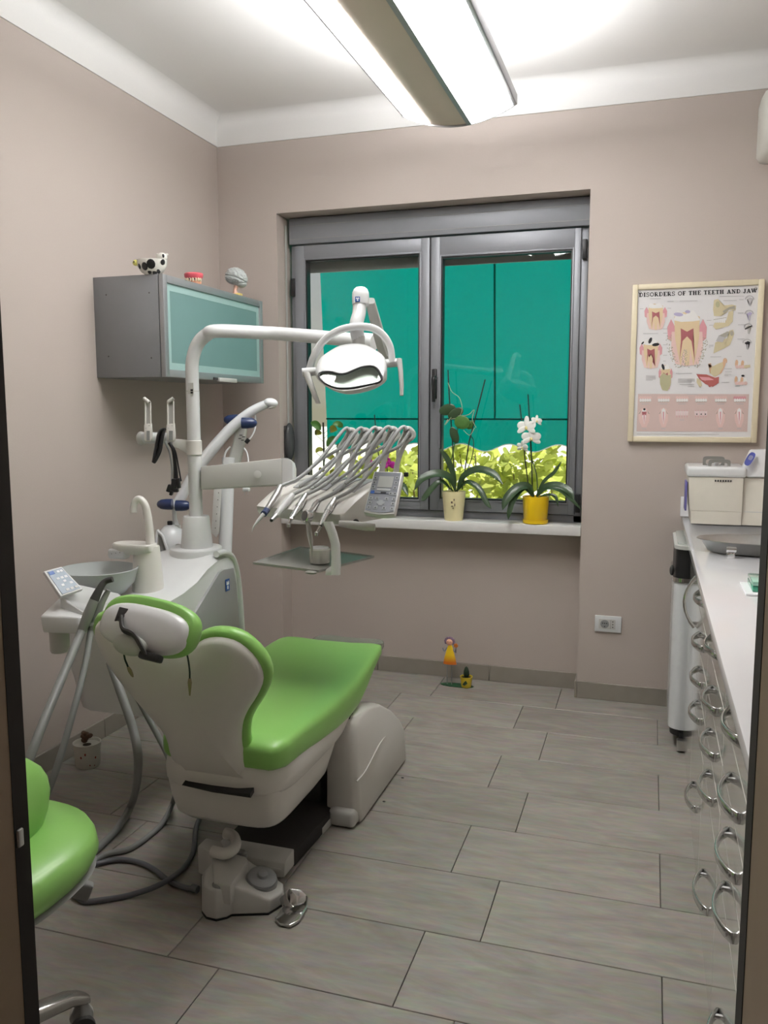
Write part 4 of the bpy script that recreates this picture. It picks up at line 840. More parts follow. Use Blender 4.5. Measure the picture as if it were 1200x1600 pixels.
bm = MB(); bb(bm, k + V(-.012, -.022, -.03), k + V(.014, .004, -.006)); obj('clamp_foot', bm, CHROME, t, bevel=.006, seg=3)
# pad with a green box
g = at(1161, 903, 'z', .906); t = tag(bx('paper_pad', (g.x - .014, .30, .9005), (g.x + .20, .46, .906), WHITEPRINT, bevel=.001), 'white paper pad under the green box on the worktop', 'pad')
gb = thing('green_box', 'translucent green box lying on the white pad on the worktop', 'box', (g.x + .1, .39, .907))
bx('box_body', (g.x + .004, .325, .9065), (g.x + .19, .448, .922), mat('green_box_plastic', (.06, .34, .22), .2, coat=.5), gb, bevel=.002); bx('box_lid', (g.x + .004, .325, .9225), (g.x + .19, .448, .934), mat('pale_green_lid', (.30, .56, .45), .12, coat=.8), gb, bevel=.002)
# air conditioner high on the window wall
a0 = at(1190, 195, 'y', 1.85)
t = thing('air_conditioner', 'white air conditioner high on the window wall at the right edge', 'air conditioner', (a0.x + .25, YB, 2.44))
prof = [(YB - .001, 2.665), (1.86, 2.675), (1.82, 2.64), (1.80, 2.56), (1.815, 2.48), (1.86, 2.43), (YB - .001, 2.415)]
zc = sum(z for y, z in prof) / len(prof)
bm = MB(); loft(bm, [[V(x, YB - (YB - y) * k, zc + (z - zc) * k2) for y, z in prof] for x, k, k2 in ((a0.x, .72, .8), (a0.x + .012, .92, .95), (a0.x + .03, 1, 1), (XR - .004, 1, 1))]); ab = obj('housing', bm, mat('aged_white_plastic', (.70, .69, .64), .4), t, sharp=50)
for i in range(3): box(bm := MB(), V(a0.x + .08 + i * .05, 1.81 - .003, 2.49 - .012 * i), (.04, .004, .006), R=Matrix.Rotation(.7, 3, 'Y')); obj('louvre', bm, MGREY, ab)

# ================================================================== DENTAL CHAIR
XC = -1.222
ch = thing('dental_chair', 'reclined dental chair with bright green vinyl cushions and warm white shells', 'dental chair', (XC, .35, 0))
def sec(Y, w, zt, zb, e=.42, n=32, xo=0.0):
    zc, h = (zt + zb) / 2, (zt - zb) / 2
    return [V(XC + xo + x, Y, zc + z - (.010 * (1 - (x / w) ** 2) if z > 0 else 0)) for x, z in srect(w, h, n, e)]
ST = [(-.058, .15, .462, .432), (-.056, .185, .478, .415), (-.040, .205, .490, .402), (.0, .214, .497, .392), (.10, .226, .497, .385), (.22, .243, .492, .375), (.35, .244, .487, .362), (.47, .243, .484, .355), (.57, .240, .487, .362), (.67, .234, .494, .392), (.76, .226, .500, .425), (.84, .219, .503, .448), (.90, .212, .503, .458), (.935, .200, .500, .462), (.955, .175, .494, .470), (.962, .14, .486, .478)]
bm = MB(); loft(bm, [sec(*s, xo=max(0, .020 * (1 - max(0, s[0]) / .22))) for s in ST])
for v in bm.verts:
    if v.co.x < XC: v.co.x = XC + (v.co.x - XC) * (1 - .26 * max(0, min(1, (.62 - v.co.y) / .5)))
obj('seat_cushion', bm, GREEN, ch, sharp=80)
# white shell beneath the seat and leg rest
def rrect(w, y0, y1, z, e=.4, n=32, xo=.036): return [V(XC + xo + x, (y0 + y1) / 2 + y, z) for x, y in srect(w, (y1 - y0) / 2, n, e)]
bm = MB(); loft(bm, [rrect(.190, -.05, .60, .425), rrect(.200, -.062, .60, .405), rrect(.204, -.066, .58, .372), rrect(.200, -.064, .53, .345), rrect(.194, -.058, .52, .334), rrect(.18, -.045, .50, .334)]); obj('seat_shell', bm, CREAM, ch, sharp=60)
bm = MB(); loft(bm, [rrect(.186, -.050, .47, .345, .26), rrect(.178, -.042, .43, .29, .26), rrect(.168, -.030, .40, .238, .28), rrect(.156, -.014, .38, .220, .35), rrect(.13, .02, .35, .216, .4)]); obj('under_seat_tub', bm, CREAM, ch, sharp=70)
bm = MB(); loft(bm, [sec(Y, w, zt, zb, .5) for Y, w, zt, zb in ((.42, .21, .38, .30), (.55, .212, .375, .305), (.68, .205, .41, .34), (.80, .195, .445, .392), (.88, .18, .455, .425), (.90, .15, .452, .44))]); obj('leg_rest_shell', bm, CREAM, ch, sharp=60)
# backrest: local axes, x across, u up the back, n towards the camera
BU = V(0, -.113, .37).normalized(); BN = V(1, 0, 0).cross(BU); BN = BN if BN.y < 0 else -BN; BO = V(XC, -.03, .37)
def bk(x, u, n=0.0): return BO + V(x, 0, 0) + BU * u + BN * n
RO = [(.150, .0), (.134, .04), (.121, .11), (.133, .18), (.156, .23), (.194, .285), (.221, .342), (.212, .395), (.172, .440), (.123, .452), (.072, .442), (.022, .408)]
LO = [(-.03, .405), (-.09, .435), (-.165, .468), (-.228, .474), (-.256, .445), (-.256, .40), (-.240, .345), (-.205, .275), (-.150, .19), (-.110, .125), (-.106, .05), (-.070, .0)]
OUT = [(p[0], p[1]) for p in smooth_path([V(a, b, 0) for a, b in RO + LO], 3)]
CEN = (-.005, .26)
def ringo(off, n, sc=1.0):
    N = len(OUT); out = []
    for i, (x, u) in enumerate(OUT):
        a, b = OUT[(i - 1) % N], OUT[(i + 1) % N]; tx, tu = b[0] - a[0], b[1] - a[1]; L = math.hypot(tx, tu) or 1
        ox, ou = (tu / L * off, -tx / L * off)
        if i in (0, N - 1): ox, ou = (off * .6 if i == 0 else -off * .6), 0
        xx, uu = CEN[0] + (x + ox - CEN[0]) * sc, CEN[1] + (u + ou - CEN[1]) * sc
        out.append(bk(xx, uu, n))
    return out
bm = MB(); loft(bm, [ringo(.004, -.012), ringo(.0, .004), ringo(-.008, .016), ringo(-.02, .024, .95), ringo(-.02, .032, .84), ringo(-.02, .038, .66), ringo(-.02, .042, .42), ringo(-.02, .043, .15)]); obj('backrest_shell', bm, CREAM, ch, sharp=75)
bm = MB(); loft(bm, [ringo(.002, -.004), ringo(.013, -.008), ringo(.019, -.022), ringo(.014, -.040), ringo(.0, -.054, .96), ringo(0, -.060, .6)]); 
for v in bm.verts:
    u = (v.co - BO).dot(BU)
    if u < .10: v.co += BU * (.10 - u)
obj('back_cushion', bm, GREEN, ch, sharp=80)
bm = MB(); prism(bm, [bk(-.055, -.004, .056), bk(.04, -.013, .056), bk(.155, -.012, .056), bk(.155, .002, .056), bk(.10, -.004, .056), bk(.03, -.006, .056)], BN * -.05); obj('shell_gap', bm, BLACK, ch)
# headrest
HC = V(-1.198, -.34, .877); HR = Matrix.Rotation(math.radians(7.5), 3, 'Y') @ Matrix.Rotation(math.radians(-28), 3, 'X')   # local: x across, y depth, z height
def hd_(x, y, z): return HC + HR @ V(x, y, z)
def hring(w, h, y, dz=0.0, e=.72, n=36): return [hd_(a, y, b + dz) for a, b in srect(w, h, n, e)]
hp = None
bm = MB(); loft(bm, [hring(.100, .044, .0), hring(.118, .055, -.004, .003), hring(.128, .064, .010, .003), hring(.130, .068, .030), hring(.122, .060, .048), hring(.09, .04, .060), hring(.04, .018, .064)]); hp = obj('headrest_cushion', bm, GREEN, ch, sharp=80)
bm = MB(); loft(bm, [hring(.117, .055, .004, -.012), hring(.115, .054, -.010, -.013), hring(.102, .046, -.020, -.013), hring(.062, .027, -.026, -.012)]); hs_ = obj('headrest_shell', bm, PLASTIC, ch, sharp=80)
bm = MB(); bb(bm, (-.012, -.004, -.018), (.012, .004, .018)); bm.transform(Matrix.Translation(hd_(-.058, -.022, .004)) @ HR.to_4x4()); obj('bracket_slot', bm, DARK, hs_, bevel=.002)
bm = MB(); tube(bm, [hd_(-.056, -.026, .0), hd_(-.035, -.034, -.028), hd_(.0, -.038, -.036), hd_(.028, -.036, -.058), hd_(.042, -.030, -.074)], .0085, 8, k=5, flat=.6); obj('headrest_bracket', bm, DARK, ch)
bm = MB(); ell(bm, hd_(-.010, -.022, -.058), (.046, .012, .026), R=HR); obj('bracket_cover', bm, mat('translucent_grey_cover', (.40, .42, .38), .3), ch, sharp=80)
bm = MB(); box(bm, hd_(.052, -.022, -.074), (.056, .024, .018), R=HR); obj('bracket_foot', bm, BLACK, ch, bevel=.005)
# clear foot protector at the far end
bm = MB(); loft(bm, [sec(Y, w, zt, zb, .5, xo=.03) for Y, w, zt, zb in ((.965, .14, .490, .430), (1.0, .145, .489, .428), (1.06, .14, .484, .432), (1.085, .12, .478, .440))]); obj('clear_foot_cover', bm, mat('clear_foot_film', (.80, .90, .82), .12, trans=.9, ior=1.12), ch, sharp=70)
# base: floor plate, lift column and side cover
bm = MB(); loft(bm, [[V(x, y, z) for x, y in ((-1.30, .185), (-1.06, .185), (-1.03, .80), (-1.30, .80))] for z in (.001, .050)]); obj('floor_plate', bm, mat('black_ribbed_mat', (.022, .019, .018), .75, bump=.6, scale=220), ch, bevel=.004)
bm = MB(); loft(bm, [[V(x, y, z) for x, y in ((-1.31, .115), (-1.07, .115), (-1.02, .80), (-1.31, .80))] for z in (.0, .030)]); obj('plate_rim', bm, LGREY, ch, bevel=.004)
bm = MB(); prism(bm, [V(-1.30, .113, .004), V(-1.30, .120, .046), V(-1.30, .150, .056), V(-1.30, .190, .056), V(-1.30, .190, .004)], (.238, 0, 0)); obj('plate_nose', bm, LGREY, ch, bevel=.004)
bm = MB(); bb(bm, (-1.29, .50, .05), (-1.10, .80, .36)); obj('lift_column', bm, DARK, ch, bevel=.01)
bm = MB(); prof = [(.475, .055), (.468, .24), (.47, .33), (.50, .372), (.60, .372), (.74, .335), (.88, .262), (.99, .185), (1.045, .12), (1.05, .0), (.50, .0)]
cy_, cz_ = .74, .16
def cprof(k, x, dx=0.0): return [V(x + (dx * (1 - z / .37) if dx else 0), cy_ + (y - cy_) * k, max(.001, cz_ + (z - cz_) * k)) for y, z in prof]
loft(bm, [cprof(.90, -1.075), cprof(.97, -1.062, -.01), cprof(1.0, -1.03, -.02), cprof(1.0, -.990, .01), cprof(.985, -.972, .012), cprof(.93, -.962, .01)]); cv = obj('base_cover', bm, CREAM, ch, sharp=50)
bm = MB(); tube(bm, [V(-.957, .462, .165), V(-.953, .55, .17), V(-.957, .74, .20), V(-.972, .93, .165), V(-.978, 1.0, .12)], .003, 6, k=4); obj('cover_crease', bm, CREAM, cv)
bm = MB(); bb(bm, (-1.055, .448, .002), (-.962, .56, .062)); obj('cover_foot', bm, LGREY, ch, bevel=.016, seg=3)
bm = MB(); box(bm, at(545, 1118, 'x', -1.0), (.02, .03, .02)); obj('cover_catch', bm, BLACK, ch, bevel=.003)
# bib clips hanging from the headrest
def bib(lbl, pts, D):
    P_ = [dep(x, y, D + i * .002) for i, (x, y) in enumerate(pts)]
    t = thing('bib_clip', lbl, 'bib clip', P_[-1])
    obj('cord', tube(MB(), P_[:-2], .0024, 6, k=4), mat('dark_green_cord', (.012, .03, .018), .6), t)
    a, b = P_[-3], P_[-1]; d = (b - a).normalized(); obj('alligator_clip', tube(MB(), [a, a + d * .01, a + d * .022, b], [.004, .006, .0045, .002], 8, flat=.6), mat('brass_clip', (.30, .24, .17), .3, .8), t)
HD_ = (HC - CAM).dot(FWD)
bib('short dark bib cord with a metal clip hanging left below the headrest', [(194, 990), (194, 1024), (200, 1042), (204, 1050), (208, 1058)], HD_ - .018)
bib('longer dark bib cord with a metal clip hanging right of the headrest', [(280, 990), (292, 1022), (296, 1045), (296.5, 1060), (297.5, 1073), (296.5, 1087)], HD_ - .012)

# ================================================================== DENTAL UNIT (water unit, light pole, cuspidor, suction)
un = thing('dental_unit', 'white dental unit with spittoon bowl, cup filler and upright light pole, left of the chair', 'dental unit', (-1.70, .6, .3))
PB = V(-1.681, .724, .864)
XR_, XL_ = -1.565, -1.85
prof = [(.16, .70), (.20, .745), (.30, .765), (.42, .778), (.52, .80), (.60, .835), (.68, .855), (.80, .855), (.835, .83), (.845, .62), (.845, .36), (.60, .33), (.22, .40), (.17, .55)]
cyu, czu = .52, .6
def up_(k, x, z_=0): return [V(x, cyu + (y - cyu) * k, czu + (z - czu) * k + z_) for y, z in prof]
bm = MB(); loft(bm, [up_(.90, XL_ - .0), up_(.97, XL_ + .015), up_(1, XL_ + .05), up_(1, XR_ - .045), up_(.97, XR_ - .014), up_(.92, XR_)]); obj('body', bm, PLASTIC, un, sharp=45)
gp = [at(x, y, 'x', XR_) for x, y in ((289, 978), (340, 894), (346, 890), (361.5, 887), (366, 912), (371, 982), (371, 1020), (289, 1030))]
bm = MB(); prism(bm, [p + V(.010, 0, 0) for p in gp], V(-.02, 0, 0)); sp_ = obj('side_panel', bm, GREYPANEL, un, bevel=.002)
def emblem(c, R, w, h, par, nm='blue_emblem'):
    bm = MB(); box(bm, c, (w, h, .0016), R=R); e = obj(nm, bm, BLUE, par, bevel=.0004, seg=1)
    bm = MB(); z = .0013
    for pts in ([(-.18, -.34), (.18, -.34), (.16, -.05), (-.16, -.05)], [(-.34, .05), (-.05, -.02), (-.12, .36), (-.30, .30)], [(.05, -.02), (.34, .05), (.30, .30), (.12, .36)], [(-.10, 0), (.10, 0), (.07, .24), (-.07, .24)]):
        bm.faces.new([bm.verts.new(c + R @ V(a * w, b * h, z)) for a, b in pts])
    obj('white_mark', bm, WHITEPRINT, e)
emblem(at(355.5, 914, 'x', XR_ + .0125), Matrix((V(0, 1, 0), V(0, 0, 1), V(1, 0, 0))).transposed(), .030, .045, sp_)
bm = MB(); tube(bm, [at(x, y, 'x', XR_ - .004) for x, y in ((338, 866), (352, 864), (363, 872), (370, 895), (374, 930), (377, 975), (378.5, 1010))], .013, 10, k=4); obj('rear_edge', bm, PLASTIC, un)
bm = MB(); lathe(bm, [(.098, .835), (.096, .868), (.090, .872)], (PB.x - .006, PB.y + .005, 0), 32, sx=1.0, sy=1.05); obj('pole_platform', bm, PLASTIC, un, bevel=.003)
bm = MB(); lathe(bm, [(.052, .868), (.0585, .872), (.058, .885), (.049, .985), (.046, .990)], (PB.x, PB.y, 0), 32); obj('pole_socket', bm, PLASTIC, un)
# light pole, lower half and clamp collar
zcl = at(306, 690, 'y', PB.y).z
pol = obj('pole', lathe(MB(), [(.0245, .985), (.0245, at(302, 612, 'y', PB.y).z)], (PB.x, PB.y, 0), 24), PLASTIC, un)
# bracket that carries the suction tip holders
def D314(x, y, D=3.14): return dep(x, y, D)
zc0, zc1 = at(306, 711, 'y', PB.y).z, at(306, 688, 'y', PB.y).z
obj('clamp_collar', lathe(MB(), [(.0265, zc0), (.0285, zc0 + .002), (.0285, zc1 - .002), (.0265, zc1)], (PB.x, PB.y, 0), 24), CREAM, un)
bm = MB(); rings = []
for (x, yt, yb, D) in ((272, 687, 699, 3.12), (282, 687, 702, 3.12), (295, 688, 708, 3.12), (306, 690, 713, 3.11), (312, 690, 712, 3.12)):
    a, b = D314(x, yt, D), D314(x, yb, D); rings.append([a + FWD * -.028, a + FWD * .028, b + FWD * .028, b + FWD * -.028])
loft(bm, rings); obj('bracket_arm', bm, CREAM, un, bevel=.004)
bm = MB(); tube(bm, [D314(296, 709), D314(285, 702), D314(274, 696)], .005, 8, k=4); obj('bracket_rib', bm, CREAM, un)
br_ = obj('bracket_rail', tube(MB(), [D314(222, 684, 3.10), D314(274, 685, 3.12)], .021, 16), PLASTIC, un)
obj('rail_cap', ell(MB(), D314(221, 685, 3.10), (.017, .024, .026)), LGREY, un, sharp=80)
def tip_holder(pts_top, x0, x1, yb, D=3.06):
    s_ = D / FPX
    bm = MB(); (ax_, ay_), (bx_, by_) = pts_top[0], pts_top[1]
    tube(bm, [dep(ax_, ay_, D), dep(bx_, by_, D)], 4.2 * s_, 10, flat=.7, up=FWD)
    hold = obj('tip_holder', bm, CREAM, un)
    for xx in (x0, x1): obj('holder_rail', tube(MB(), [dep(xx, by_ - 1, D), dep(xx + .5, yb - 18, D)], 1.5 * s_, 6), CREAM, hold)
    obj('holder_web', prism(MB(), [dep(x0, by_, D + .006), dep(x1, by_, D + .006), dep(x1, yb - 18, D + .006), dep(x0, yb - 18, D + .006)], FWD * .004), LGREY, hold)
    bm = MB(); q = [dep(x, y, D - .003) for x, y in ((x0 - 2, yb - 26), (x1 + 2, yb - 28), (x1 + 3, yb - 4), (x1, yb + 1), (x0, yb + 1), (x0 - 2, yb - 3))]; prism(bm, q, FWD * .012); obj('holder_clip', bm, CREAM, hold, bevel=.003)
    obj('clip_slot', prism(MB(), [dep(x, y, D - .0045) for x, y in ((x0 + 2, yb - 16), (x1 - 1, yb - 16), (x1 - 1, yb - 1), (x0 + 2, yb - 1))], FWD * .003), MGREY, hold)
    for i in range(4):
        f = i / 3; obj('holder_screw', ell(MB(), dep(ax_ + (bx_ - ax_) * f + (2 if i % 2 else -2), ay_ + (by_ - ay_) * f, D - 4.2 * s_ * .72), (.0017, .0017, .0017), seg=6, rings=4), MGREY, hold)
    for xx, yy in ((x0 + 1, yb - 20), (x1 - 2, yb - 24)): obj('holder_screw', ell(MB(), dep(xx, yy, D - .004), (.0016, .0016, .0016), seg=6, rings=4), MGREY, hold)
tip_holder([(225, 622), (233, 629)], 227, 235, 689); tip_holder([(271, 622), (263, 628)], 262, 271, 689)
# looped black cables hanging on the bracket
t = thing('black_cable_bundle', 'black looped cables with connectors hanging from the suction bracket', 'cable', D314(265, 740, 3.06))
for i, dx in enumerate((0, 4, 2)): obj('cable_loop', tube(MB(), [dep(x + dx * f, y, 3.03 - i * .006) for x, y, f in ((255, 670, 1), (248, 676, .4), (243, 700, 0), (240, 718, .5), (239, 722, .8), (246, 705, 1.2), (250, 685, 1), (255, 671, .6))], .0045, 8, k=4), BLACK, t)
for i, (a, b, c_) in enumerate(((265, 274, 273), (264, 276, 277), (266, 280, 283))): obj('hanging_cable', tube(MB(), [dep(a, 692, 3.05), dep((a + b) / 2 + 1, 705, 3.05), dep(b - 1, 730, 3.06), dep(c_, 752, 3.06)], .0052 if i < 2 else .003, 8, k=4), BLACK, t)
obj('grey_cable', tube(MB(), [dep(258, 690, 3.06), dep(266, 710, 3.07), dep(269, 735, 3.07), dep(268, 752, 3.07)], .004, 8, k=4), HOSE_L, t)
for x, y, w, h, r in ((265, 763, 7, 12, .35), (272, 758, 8, 20, .1), (279, 755, 5, 16, -.1), (275, 766, 8, 6, 0), (268, 770, 5, 8, .3)):
    box(bm := MB(), dep(x, y, 3.05), (w * 3.05 / FPX, .02, h * 3.05 / FPX), R=Matrix.Rotation(YAW * -1, 3, 'Z') @ Matrix.Rotation(r, 3, 'Y')); obj('connector', bm, BLACK, t, bevel=.003)
# cup filler tower
FT = V(-1.690, .41, .765)
bm = MB(); lathe(bm, [(.056, -.005), (.054, .004), (.043, .155), (.041, .160)], FT, 32); tw = obj('cup_tower', bm, CREAM, un)
obj('tower_foot', lathe(MB(), [(.060, -.012), (.060, .002), (.056, .004)], FT, 32), PLASTIC, un)
bm = MB(); tp = [dep(x, y, 2.82) for x, y in ((186, 851), (200, 846), (240, 846), (244, 852), (224, 868), (190, 866))]; mz_ = sum((p.z for p in tp)) / 6
ring = [dep(214 + 29 * math.cos(a), 849 + 4.5 * math.sin(a), 2.82) for a in [2 * math.pi * i / 28 for i in range(28)]]
cxy = V(FT.x - .045, FT.y + .0, 0)
bm = MB(); loft(bm, [[V(FT.x - .038 + a, FT.y - .012 + b, z) for a, b in srect(w, h, 28, .7)] for w, h, z in ((.060, .036, FT.z + .135), (.076, .044, FT.z + .146), (.077, .045, FT.z + .166), (.073, .041, FT.z + .170), (.060, .030, FT.z + .165))]); obj('cup_rest', bm, CREAM, un, sharp=50)
bm = MB(); bb(bm, V(FT.x - .118, FT.y - .055, FT.z + .118), V(FT.x - .05, FT.y - .02, FT.z + .152)); fr_ = obj('sensor_block', bm, PLASTIC, un, bevel=.008, seg=3)
for i in range(3): obj('sensor_dot', ell(MB(), (FT.x - .10 + i * .016, FT.y - .0555, FT.z + .136 + .003 * i), (.002, .001, .002), seg=8, rings=4), MGREY, fr_)
bm = MB(); tube(bm, [dep(x, y, 2.84) for x, y in ((235, 850), (233, 825), (230, 803), (226, 788), (218, 780), (211, 784), (208.5, 793), (208.5, 801))], [.0155, .0145, .0135, .0125, .0125, .0120, .0115, .0115], 14, k=4); obj('cup_faucet', bm, CREAM, un)
# spittoon bowl
BC = V(-1.795, .285, .775)
bm = MB(); lathe(bm, [(.055, .0), (.085, .008), (.115, .04), (.129, .088), (.126, .090), (.111, .042), (.08, .012), (.0001, .006)], BC, 40); bw = obj('spittoon_bowl', bm, GLASSY, un, sharp=60)
obj('bowl_base', lathe(MB(), [(.075, -.05), (.078, -.012), (.055, .0)], BC, 28), PLASTIC, un)
obj('drain_ring', lathe(MB(), [(.026, .014), (.03, .018), (.022, .02)], BC, 20), CHROME, bw)
# assistant arm with keypad, cup and hose holder
bm = MB(); q = [dep(x, y, D) for x, y, D in ((93, 933, 2.5), (124, 912, 2.56), (182, 928, 2.66), (205, 938, 2.72), (190, 960, 2.70), (132, 958, 2.46))]; prism(bm, q, V(0, .0, -.045)); obj('assistant_arm', bm, PLASTIC, un, bevel=.006)
bm = MB(); q = [dep(x, y, D) for x, y, D in ((62, 962, 2.46), (93, 933, 2.56), (132, 955, 2.5), (133, 963, 2.46), (120, 964, 2.44))]; prism(bm, q, V(.012, -.006, -.05)); ab_ = obj('holder_box', bm, PLASTIC, un, bevel=.006)
bm = MB(); lathe(bm, [(.026, 0), (.028, .006), (.0285, .07)], dep(94, 1018, 2.50), 24); obj('grey_cup', bm, LGREY, un)
bm = MB(); q = [dep(x, y, D) for x, y, D in ((134, 957, 2.44), (150, 952, 2.46), (158, 962, 2.45), (152, 975, 2.43), (136, 980, 2.42))]; prism(bm, q, FWD * .03); obj('hose_holder', bm, MGREY, un, bevel=.004)
KP = [dep(x, y, D) for x, y, D in ((68.5, 892.5, 2.50), (96, 885, 2.55), (130, 920, 2.53), (95, 932, 2.47))]
kn = (KP[1] - KP[0]).cross(KP[3] - KP[0]).normalized(); kn = kn if kn.dot(CAM - KP[0]) > 0 else -kn
bm = MB(); prism(bm, [p - kn * .012 for p in KP], kn * .012); kp = obj('assistant_keypad', bm, PLASTIC, un, bevel=.002)
def onquad(Q, u, v): return Q[0] * (1 - u) * (1 - v) + Q[1] * u * (1 - v) + Q[2] * u * v + Q[3] * (1 - u) * v
def qpoly(nm, Q, n, pts, m, par, h=.0012, lift=.0004):
    bm = MB(); prism(bm, [onquad(Q, u, v) + n * lift for u, v in pts], n * h); return obj(nm, bm, m, par)
def qrect(nm, Q, n, u0, v0, u1, v1, m, par, h=.0012, lift=.0004): return qpoly(nm, Q, n, [(u0, v0), (u1, v0), (u1, v1), (u0, v1)], m, par, h, lift)
BLUEG = mat('blue_grey_overlay', (.28, .34, .41), .4, var=.03)
ov = qrect('keypad_overlay', KP, kn, .10, .06, .92, .95, BLUEG, kp)
qrect('blue_mark', KP, kn, .14, .09, .40, .21, BLUE, ov, lift=.0016)
for u, v in ((.55, .12), (.72, .12), (.3, .36), (.5, .36), (.7, .36), (.5, .5), (.3, .62), (.7, .62), (.35, .82), (.55, .82), (.75, .82)): qrect('key', KP, kn, u, v, u + .13, v + .08, WHITEPRINT if v < .7 else LGREY, ov, lift=.0016)
# suction hoses: from the holder down behind the stool, along the floor and up to the unit
def hose(label, head, tail, r, m, tipm):
    t = thing('suction_hose', label, 'suction hose', head[-1])
    obj('hose', tube(MB(), tail, r, 10, k=6), m, t); return t
H1 = [dep(128, 985, 2.42), dep(98, 1056, 2.30), dep(46, 1186, 2.10), V(-1.62, -.42, .22), V(-1.62, -.36, .016), at(146, 1332, 'z', .014), at(182, 1296, 'z', .016), at(207, 1252, 'z', .06), dep(216, 1195, 2.36), dep(208, 1140, 2.38), dep(186, 1075, 2.42), dep(172, 1035, 2.46)]
t = hose('thicker grey suction hose with a dark angled tip, looping to the floor', [dep(150, 955, 2.44)], [p for p in H1], .0125, HOSE, DARK)
obj('hose_grip', tube(MB(), [dep(128, 985, 2.42), dep(138, 960, 2.42), dep(147, 938, 2.43)], [.0135, .0155, .0135], 12), MGREY, t); obj('suction_tip', tube(MB(), [dep(147, 938, 2.43), dep(156, 920, 2.44), dep(164, 909, 2.45), dep(176, 905, 2.45)], [.0135, .0105, .009, .0085], 12, k=4), DARK, t)
H2 = [dep(142, 985, 2.44), dep(129, 1056, 2.36), dep(86, 1208, 2.20), V(-1.66, -.30, .14), V(-1.62, -.28, .012), at(150, 1343, 'z', .010), at(205, 1325, 'z', .010), at(252, 1288, 'z', .012), at(272, 1248, 'z', .05), dep(275, 1222, 2.46), dep(262, 1180, 2.54), dep(236, 1130, 2.56), dep(212, 1085, 2.56)]
t = hose('thinner grey suction hose with a short tip, looping to the floor', [dep(165, 930, 2.47)], H2, .0092, HOSE, DARK)
obj('hose_grip', tube(MB(), [dep(142, 985, 2.44), dep(152, 960, 2.44), dep(160, 940, 2.45)], [.010, .0115, .009], 12), MGREY, t); obj('suction_tip', tube(MB(), [dep(160, 940, 2.45), dep(168, 925, 2.46), dep(169.5, 922, 2.46)], [.009, .008, .0075], 12), MGREY, t)

# ================================================================== OPERATING LIGHT
ol = thing('operating_light', 'white operating light on a long bent tube arm, with oval reflector head and two grips', 'operating light', (PB.x, PB.y, 1.47))
zp = at(302, 612, 'y', PB.y).z
bm = MB(); tube(bm, [V(PB.x, PB.y, zp + .001), V(PB.x, PB.y, 1.50), V(PB.x + .003, PB.y, 1.56), V(PB.x + .024, PB.y + .002, 1.618), V(PB.x + .062, PB.y + .003, 1.652), V(PB.x + .11, PB.y + .004, 1.664)] + [dep(x, y, D) for x, y, D in ((420, 520.5, 3.08), (480, 525, 3.03), (560, 532, 2.96))], .0243, 18, k=6); obj('tube_arm', bm, PLASTIC, ol, sharp=80)
obj('arm_joint_line', lathe(MB(), [(.0246, zp), (.0246, zp + .003)], (PB.x, PB.y, 0), 24), LGREY, ol)
lb = at(299, 607, 'y', PB.y - .0246); bm = MB(); box(bm, V(lb.x - .002, PB.y - .0235, lb.z), (.022, .004, .040)); lbl_ = obj('grey_type_label', bm, LGREY, ol)
for i in range(2): obj('label_print', box(MB(), V(lb.x + .002, PB.y - .0258, lb.z - .006 - i * .009), (.010, .001, .006)), BLACK, lbl_)
bm = MB(); tube(bm, [dep(x, y, D) for x, y, D in ((556, 532, 2.965), (585, 535, 2.93))], .030, 16); obj('arm_end_joint', bm, PLASTIC, ol, sharp=60)
bm = MB(); rings = []
for x, y, D, w in ((602, 560, 2.93, 13), (590, 515, 2.83, 14), (578, 470, 2.73, 12)):
    c = dep(x, y, D); rings.append([c + RIGHT * (a * D / FPX) + UP * (b * D / FPX * .5) + FWD * 0 for a, b in srect(w * .62, w * .8, 16, .5)])
loft(bm, rings); obj('spring_arm', bm, LGREY, ol, sharp=50)
bm = MB(); tube(bm, [dep(593, 515, 2.80), dep(605, 556, 2.90)], .003, 6); obj('spring_arm_edge', bm, PLASTIC, ol)
DL = 2.64; s_ = DL / FPX
kc = dep(563.5, 464, DL)
bm = MB(); loft(bm, [[kc + RIGHT * (a * s_) + FWD * (b * s_) + UP * (h * s_) for a, b in srect(w, w * .9, 20, .6)] for w, h in ((13, -12), (13.5, 0), (13, 6), (11, 11), (7, 14.5), (2.5, 16))]); kb = obj('knuckle', bm, PLASTIC, ol, sharp=55)
emblem(dep(558.7, 467.5, DL - 13.2 * s_), Matrix((RIGHT, UP, -FWD)).transposed(), 7.5 * s_, 8 * s_, kb)
bm = MB(); tube(bm, [dep(x, y, D) for x, y, D in ((562, 474, DL), (561, 490, DL - .01), (557, 505, DL - .02), (557.5, 518, DL - .015), (560, 530, DL - .01))], .0215, 16, k=5); obj('neck', bm, PLASTIC, ol, sharp=80)
obj('neck_collar', tube(MB(), [dep(560, 526, DL - .012), dep(560.5, 541, DL - .01)], .0205, 16), LGREY, ol)
bm = MB(); yo = [(483, 580, 2.62), (489, 560, 2.61), (501, 538, 2.605), (516, 524, 2.60), (536, 514, 2.60), (560, 510.5, 2.60), (583, 513, 2.60), (600, 525, 2.60), (610, 543, 2.60), (613, 567, 2.60)]
pts = smooth_path([dep(*q) for q in yo], 4); rings = []
for i, p in enumerate(pts):
    tt = (pts[min(i + 1, len(pts) - 1)] - pts[max(0, i - 1)]).normalized(); nn = tt.cross(FWD).normalized(); hw_, hd2 = 5.2 * s_, 8 * s_
    rings.append([p + nn * (a) + FWD * b for a, b in srect(hw_, hd2, 12, .5)])
loft(bm, rings); obj('yoke', bm, PLASTIC, ol, sharp=60)
